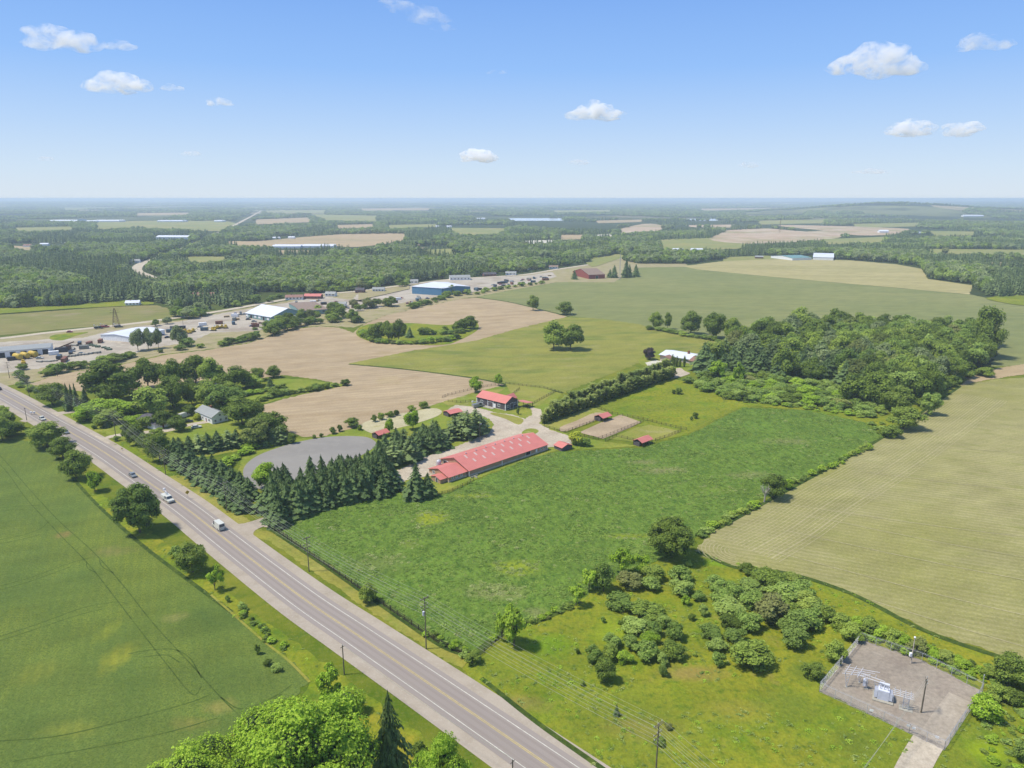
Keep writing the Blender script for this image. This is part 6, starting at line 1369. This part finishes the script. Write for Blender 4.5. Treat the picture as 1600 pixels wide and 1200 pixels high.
for k in range(9):
    m = MB()
    for i in range(len(ATT)-1):
        P, Q = Vector(ATT[i][k]), Vector(ATT[i+1][k]); n = 10; sag = (P-Q).length*.012+.15
        pts_ = [P.lerp(Q, t/n)-Vector((0,0,4*sag*(t/n)*(1-t/n))) for t in range(n+1)]
        for a_, b_ in zip(pts_, pts_[1:]): m.tube(a_, b_, .017 if k < 8 else .028, None, 4, False)
    tag(m.build('overhead_wire', WIRE), NM[k]+(' of the roadside line' if k < 8 else ''), 'wire', 'wires of the roadside line')
SL = [(90,585,None,'x')]
q1, q2, q3 = Vector(G(538,1054)), Vector(G(801,1234)), Vector(G(1000,1380))
t1 = pole(q1.x, q1.y, height_at(q1.x, q1.y, 1008), -.7, 'short pole between wheat field and road', ('stub',), 'short poles on the wheat side'); t2 = pole(q2.x, q2.y, height_at(q2.x, q2.y, 1187), -.7, 'short pole cut by the bottom frame edge', ('stub',), 'short poles on the wheat side')
q0 = Vector(G(42,657)); t0 = pole(q0.x, q0.y, 6.5, -.7, 'short pole at the grass verge near the left edge', ('stub',), 'short poles on the wheat side')
tag(wire(t1[0], t2[0], 1.2, .03, '', '').build('overhead_wire', WIRE), 'single wire on the wheat side between the short poles', 'wire')
# farm yard light pole
x, y = G(750, 690); e = empty('yard_light', (x, y, 0), 0, 'slender light pole at the pine clump by the farm drive', 'lamp post'); MB().tube((0,0,0),(0,0,height_at(x, y, 653)),.11,.07,6).build('pole', POLEW, e); MB().box(-.1,.9,-.12,.12,8.2,8.35).build('lamp_head', INSUL, e)
def lattice(u, v, vt, half, mat, label, nm='lattice_pylon', arms=True, minh=0):
    x, y = G(u, v); h = max(minh, height_at(x, y, vt)); e = empty(nm, (x, y, 0), .3, label, 'pylon' if arms else 'mast')
    m = MB(); N = 7; lv = []
    for k in range(N+1):
        t = k/N; w = half*(1-t)**.8+.25*half*.5; lv.append([Vector((sx*w, sy*w, h*t)) for sx, sy in ((-1,-1),(1,-1),(1,1),(-1,1))])
    for i in range(4):
        lg = MB()
        for k in range(N): lg.tube(lv[k][i], lv[k+1][i], half*.05+.03, None, 4, False)
        lg.build('leg', mat, e)
    for k in range(N):
        for i in range(4): m.tube(lv[k][i], lv[k+1][(i+1)%4], half*.025+.02, None, 3, False).tube(lv[k+1][i], lv[k+1][(i+1)%4], half*.025+.02, None, 3, False)
    m.build('bracing', mat, e)
    if arms:
        for z_ in (.78, .9): MB().box(-half*1.6, half*1.6, -.12, .12, h*z_, h*z_+.2).build('crossarm', mat, e)
    return e
lattice(182, 510, 482, 2.2, RUST, 'grey-brown lattice pylon at the corner of the fallow strip'); lattice(968, 437, 396, .9, STEEL, 'slender pale mast beside the far tall spruces', 'radio_mast', False)
lattice(1218, 363, 342, 2.2, RUST, 'reddish mast on the quarry ground', 'quarry_mast', False)
for i, (u, v, vt) in enumerate(((90,588,572),(259,505,497),(287,515,500))): x, y = G(u, v); pole(x, y, height_at(x, y, vt), .3, ('pole beside the trail at the yard corner','small pole on the highway near the warehouse','small pole at the yard entrance')[i], ('stub',), 'small poles in the industrial strip')
def sign(u, v, h, size, mat, label, nm='road_sign', dia=True):
    x, y = G(u, v); e = empty(nm, (x, y, 0), .8, label, 'sign'); MB().tube((0,0,0),(0,0,h),.05,.05,6).build('post', STEEL, e)
    pr_ = [(0,h-size*.1),(size*.7,h+size*.6),(0,h+size*1.3),(-size*.7,h+size*.6)] if dia else [(-size*.5,h-size*.3),(size*.5,h-size*.3),(size*.5,h+size*.6),(-size*.5,h+size*.6)]
    MB().prism(pr_, -.03, .03).build('sign_plate', mat, e)
sign(294, 780, 2.0, 1.15, YEL_P, 'yellow diamond warning sign on the mown verge'); sign(191, 704, .8, .6, YEL_P, 'small yellow marker on the mown verge', dia=False)
for i, (u, v) in enumerate(((49,648),(54,648))):
    x, y = G(u, v); e = empty('mailbox', (x, y, 0), .6, ('left','right')[i]+' one of two pale mailboxes across from the far driveway', 'mailbox'); MB().box(-.06,.06,-.06,.06,0,1.0).build('post', POSTW, e); MB().box(-.45,.45,-.3,.3,1.0,1.6).build('box', W_WHITE, e)

# ------------------------------------------------------------------ fences
def fence(px, step, label, h=1.35, rails=3, mat=POSTW, nm='paddock_fence', group='board fences of the paddocks', r=.075, rail=.05):
    P = [Vector(G(*p)) for p in px]; e = empty(nm, (*P[0], 0), 0, label, 'fence', group); o0 = P[0]
    pm = MB().box(-r, r, -r, r, -.1, h+.05).mesh('post'); pm.materials.append(mat)
    pts_ = [P[0]]; 
    for a_, b_ in zip(P, P[1:]):
        n = max(1, round((b_-a_).length/step)); pts_ += [a_.lerp(b_, k/n) for k in range(1, n+1)]
    for p in pts_: o = mk('post', pm, e, None, (p.x-o0.x, p.y-o0.y, 0))
    for k in range(rails):
        z_ = h*(k+.75)/rails; m = MB()
        for a_, b_ in zip(P, P[1:]): m.tube((a_.x-o0.x, a_.y-o0.y, z_), (b_.x-o0.x, b_.y-o0.y, z_), rail, None, 4, False)
        m.build('rail', mat, e)
    return e
for px, lb in (([(850,667),(866,672),(883,676)],'board fence along the farm drive before the first paddock'), ([(883,676),(932,658),(957,647)],'board fence between the grassy and the sandy paddock'),
 ([(906,680),(920,684),(935,687)],'short board fence at the near end of the sandy paddock'), ([(935,687),(971,673),(1005,659)],'board fence between the sandy and the south paddock'), ([(946,690),(963,682),(998,691)],'angled board fence before the alfalfa shelter'),
 ([(1024,689),(1045,682),(1064,674)],'board fence from the alfalfa shelter to the pasture'), ([(923,634),(957,647),(1005,656),(1048,667),(1072,672)],'long board fence between pasture and paddocks'),
 ([(691,622),(700,618),(742,608),(780,601)],'board fence behind the horse barn along the tan field'), ([(790,600),(850,607),(878,615)],'board fence behind the horse barn along the hay field'),
 ([(868,612),(850,622),(828,634),(812,640)],'board fence right of the horse barn towards the windbreak'), ([(812,608),(802,616),(795,622)],'short board fence behind the horse barn'), ([(700,628),(720,630),(742,627)],'board fence before the small green paddock'),
 ([(617,764),(632,772),(648,783)],'short board fence at the spruce wood by the pointed spruces'), ([(672,777),(700,771),(730,757),(740,750)],'board fence along the arena lawn')):
    fence(px, 2.8, lb)
fence([(430,829),(470,857),(522,893),(600,947),(690,1009),(738,1030)], 3.0, 'dark roadside fence along the alfalfa field', 1.5, 3, POSTW, 'roadside_fence', None, .09, .06)
fence([(745,1030),(768,1010),(802,986)], 3.0, 'short fence overgrown at the alfalfa corner', 1.2, 2, POSTW, 'corner_fence', None)

# ------------------------------------------------------------------ substation
CN = [(1280,1081),(1345,1002),(1440,1034),(1535,1082),(1475,1173),(1420,1146)]; CNW = [Vector(G(*p)) for p in CN]
GATE = [Vector(G(1420,1146)), Vector(G(1380,1127)), Vector(G(1280,1081))]
def chain(pts_w, label, h=2.3):
    e = empty('chain_link_fence', (*pts_w[0], 0), 0, label, 'fence', 'chain-link fence of the substation'); o0 = pts_w[0]
    pm = MB().tube((0,0,-.1),(0,0,h),.05,.05,6).mesh('post'); pm.materials.append(STEEL); wm = MB(); rl = MB()
    for a_, b_ in zip(pts_w, pts_w[1:]):
        n = max(1, round((b_-a_).length/3.0)); a3 = lambda t, z_: tuple((a_.lerp(b_, t)-o0).to_3d()+Vector((0,0,z_)))
        for k in range(n+1 if b_ is pts_w[-1] else n): p = a_.lerp(b_, k/n)-o0; mk('post', pm, e, None, (p.x, p.y, 0))
        rl.tube(a3(0,h-.05), a3(1,h-.05), .03, None, 4, False).tube(a3(0,.1), a3(1,.1), .02, None, 4, False)
        for k in range(3): wm.tube(a3(0,h+.08+.1*k), a3(1,h+.08+.1*k), .008, None, 3, False)
        L = (b_-a_).length; s_ = .32; t = -h
        while t < L:
            for sg in (1, -1):
                x0, z0 = max(0, t), 0 if t >= 0 else -t; x1, z1 = min(L, t+h), h if t+h <= L else L-t
                if x1 > x0: za, zb = (z0, z1) if sg == 1 else (h-z0, h-z1); wm.tube(a3(x0/L, za), a3(x1/L, zb), .006, None, 3, False)
            t += s_
    rl.build('rail', STEEL, e); tag(wm.build('wire_mesh', STEEL, e), kind='stuff'); return e
chain([CNW[0], CNW[1]], 'chain-link fence on the meadow side of the substation'); chain(CNW[1:4], 'chain-link fence at the back of the substation, towards the bean field'); chain([CNW[3], CNW[4]], 'chain-link fence on the right side of the substation')
chain(GATE, 'chain-link fence at the front of the substation with white notices'); chain([CNW[4], CNW[5]], 'double chain-link gate of the substation')
for i, (u, v) in enumerate(((1360,1118),(1418,1142),(1426,1146),(1462,1160))):
    x, y = G(u, v); e = empty('notice_plate', (x, y-.1, 0), -.45, ('white notice in the middle of the front substation fence','white notice on the front fence, left of two by the gate','white notice on the front fence, right of two by the gate','white notice on the substation gate')[i], 'sign'); MB().box(-.35,.35,-.02,.02,1.1,1.6).build('plate', TRIM, e)
def ground_at(u, v): return G(u, v)
SA = math.radians(-28)
# left switch structure: two braced posts and a lattice of pale bus bars
x, y = G(1337, 1074); e = empty('bus_structure', (x, y, .1), SA, 'pale steel bus structure on splayed posts, leftmost in the substation', 'switchgear')
for k, (px_, py_) in enumerate(((-1.9,-1.0),(.6,1.9),(3.9,-.7))):
    m = MB()
    for s_ in (-.45, .45): m.tube((px_,py_,0),(px_+s_,py_,3.2),.07,.07,5)
    for z_ in (.9,1.7,2.5): m.tube((px_-.45*z_/3.2,py_,z_),(px_+.45*(z_+.5)/3.2,py_,z_+.5),.04,None,4)
    m.build('leg', STEEL, e); MB().box(px_-.3,px_+.3,py_-.3,py_+.3,0,.15).build('footing', CONC, e)
for k in range(4): MB().tube((-3.0+k*.2,-1.2+k*.95,3.3),(1.6+k*.9,.2+k*.9,3.3),.06,.06,5).build('bus_bar', INSUL, e)
for k in range(3): MB().tube((-2.6+k*1.3,-1.6,3.6),(-1.6+k*1.3,2.6,3.6),.05,.05,5).build('bus_bar', INSUL, e)
for k in range(2): MB().tube((0,-.4+k*1.0,3.45),(5.4,-1.1+k*.9,3.45),.07,.07,5).build('bus_bar', INSUL, e)
for k in range(6): MB().tube((-2.4+k*1.2,-1.0+.3*k,3.25),(-2.4+k*1.2,-1.0+.3*k,4.0),.09,.06,6).build('insulator', INSUL, e)
x, y = G(1353, 1077); e = empty('switch_cabinet', (x, y, .1), SA, 'narrow upright switch with a pale cabinet beside the bus structure', 'switchgear')
MB().box(-.4,.4,-.3,.3,0,.2).build('footing', CONC, e); MB().box(-.12,.12,-.12,.12,.2,2.6).build('leg', STEEL, e); MB().box(-.75,-.2,-.35,.35,.8,2.3).build('cabinet', XFMR, e)
for k in range(3): MB().tube((-.3+.3*k,0,2.6),(-.4+.4*k,0,3.3),.08,.05,6).build('bushing', INSUL, e)
x, y = G(1379, 1092); e = empty('power_transformer', (x, y, .1), SA, 'bulky pale grey transformer with cooling fins in the middle of the substation', 'transformer')
MB().box(-2.0,2.0,-1.7,1.7,0,.25).build('plinth', CONC, e); MB().box(-1.1,1.1,-1.0,1.0,.25,2.5).build('tank', XFMR, e)
for s_ in (-1, 1):
    for k in range(7): MB().box(s_*1.45-.3, s_*1.45+.3, -.95+k*.28, -.87+k*.28, .5, 2.2).build('cooling_fin', XFMR, e)
MB().tube((-.9,.8,3.1),(1.0,.8,3.1),.32,.32,10).build('conservator', XFMR, e); MB().box(1.85,2.0,-.8,.2,.3,1.6).build('control_box', STEEL, e)
for k in range(3): MB().tube((-.7+.7*k,-.3,2.5),(-.8+.8*k,-.4,3.5),.13,.06,7).build('bushing', INSUL, e); MB().tube((-.5+.5*k,.3,2.5),(-.5+.5*k,.3,3.0),.09,.05,7).build('bushing', INSUL, e)
x, y = G(1414, 1108); e = empty('recloser_frame', (x, y, .1), SA, 'braced recloser frame with a forest of insulators, right of the transformer', 'switchgear')
for sx_, sy_ in ((-.5,-.4),(.5,-.4),(-.5,.4),(.5,.4)): MB().tube((sx_,sy_,0),(sx_,sy_,3.3),.07,None,5).build('leg', STEEL, e)
m = MB()
for z_ in (.6,1.5,2.4):
    for s_ in (-.4, .4): m.tube((-.5,s_,z_),(.5,s_,z_+.8),.04,None,4).tube((.5,s_,z_),(-.5,s_,z_+.8),.04,None,4)
m.build('bracing', STEEL, e)
for k in range(4): MB().tube((-2.6,-1.0+.65*k,3.35),(1.3,-1.0+.65*k,3.35),.06,None,5).build('bus_bar', INSUL, e)
for k in range(4):
    for j in range(3): MB().tube((-2.3+k*1.0,-.9+j*.8,3.4),(-2.3+k*1.0,-.9+j*.8,4.0),.09,.05,6).build('insulator', INSUL, e)
MB().box(-1.2,1.4,-.9,.9,.0,.12).build('pad', CONC, e)
x, y = G(1439, 1114); TP = pole(x, y, height_at(x, y, 1061), SA, 'tall wooden dead-end pole in the middle of the substation yard', ('top',), None, 'utility pole', .17)
x, y = G(1423, 1037); e = empty('camera_pole', (x, y, 0), 0, 'pale pole with a white box at the back fence of the substation', 'pole'); MB().tube((0,0,0),(0,0,height_at(x, y, 996)),.13,.09,8).build('pole', W_STONE, e); MB().box(-.6,-.15,-.25,.25,2.0,2.9).build('box', TRIM, e); MB().sphere((0,0,height_at(x,y,996)),.25,8,5).build('lamp_head', TRIM, e)
x, y = G(1534, 1076); e = empty('corner_pole', (x, y, 0), 0, 'short pale post at the right corner of the substation', 'pole'); MB().tube((0,0,0),(0,0,3.4),.09,.07,6).build('pole', STEEL, e); MB().tube((0,0,3.4),(0,0,3.6),.14,.1,6).build('cap', STEEL, e)
far_pole = Vector(G(1290, 1330))
for k in range(3):
    a_ = Vector(TP[k]); b_ = Vector((far_pole.x+(k-1)*1.1, far_pole.y+(k-1)*.6, 8.0)); tag(wire(a_, b_, .5, .018, '', '').build('service_wire', WIRE), ('left','middle','right')[k]+' wire of the three dropping from the substation pole', 'wire')
pole(far_pole.x, far_pole.y, 8.2, 1.0, 'pole feeding the substation, beyond the lower frame edge', ('stub',), None)
x, y = G(1197, 783); e = empty('dead_tree', (x-1, y-1, 0), 0, 'bare grey dead tree in front of the dark bushy tree', 'tree')
m = MB(); m.tube((0,0,0),(.1,0,3.2),.3,.2,7); m.build('trunk', MAT['deadwood'], e)
for i in range(14):
    a_ = i*2.4; z_ = 2.0+i*.25; p = Vector((.08,0,min(z_, 3.2))); q = p+Vector((math.cos(a_)*random.uniform(1.2,2.4), math.sin(a_)*random.uniform(1.2,2.4), random.uniform(1.5,3.4))); m = MB(); m.tube(p, q, .11, .03, 5)
    for j in range(3): w_ = p.lerp(q, .5+.17*j); m.tube(w_, w_+Vector((random.gauss(0,.6), random.gauss(0,.6), random.uniform(.4,1.1))), .04, .012, 4)
    m.build('branch', MAT['deadwood'], e)
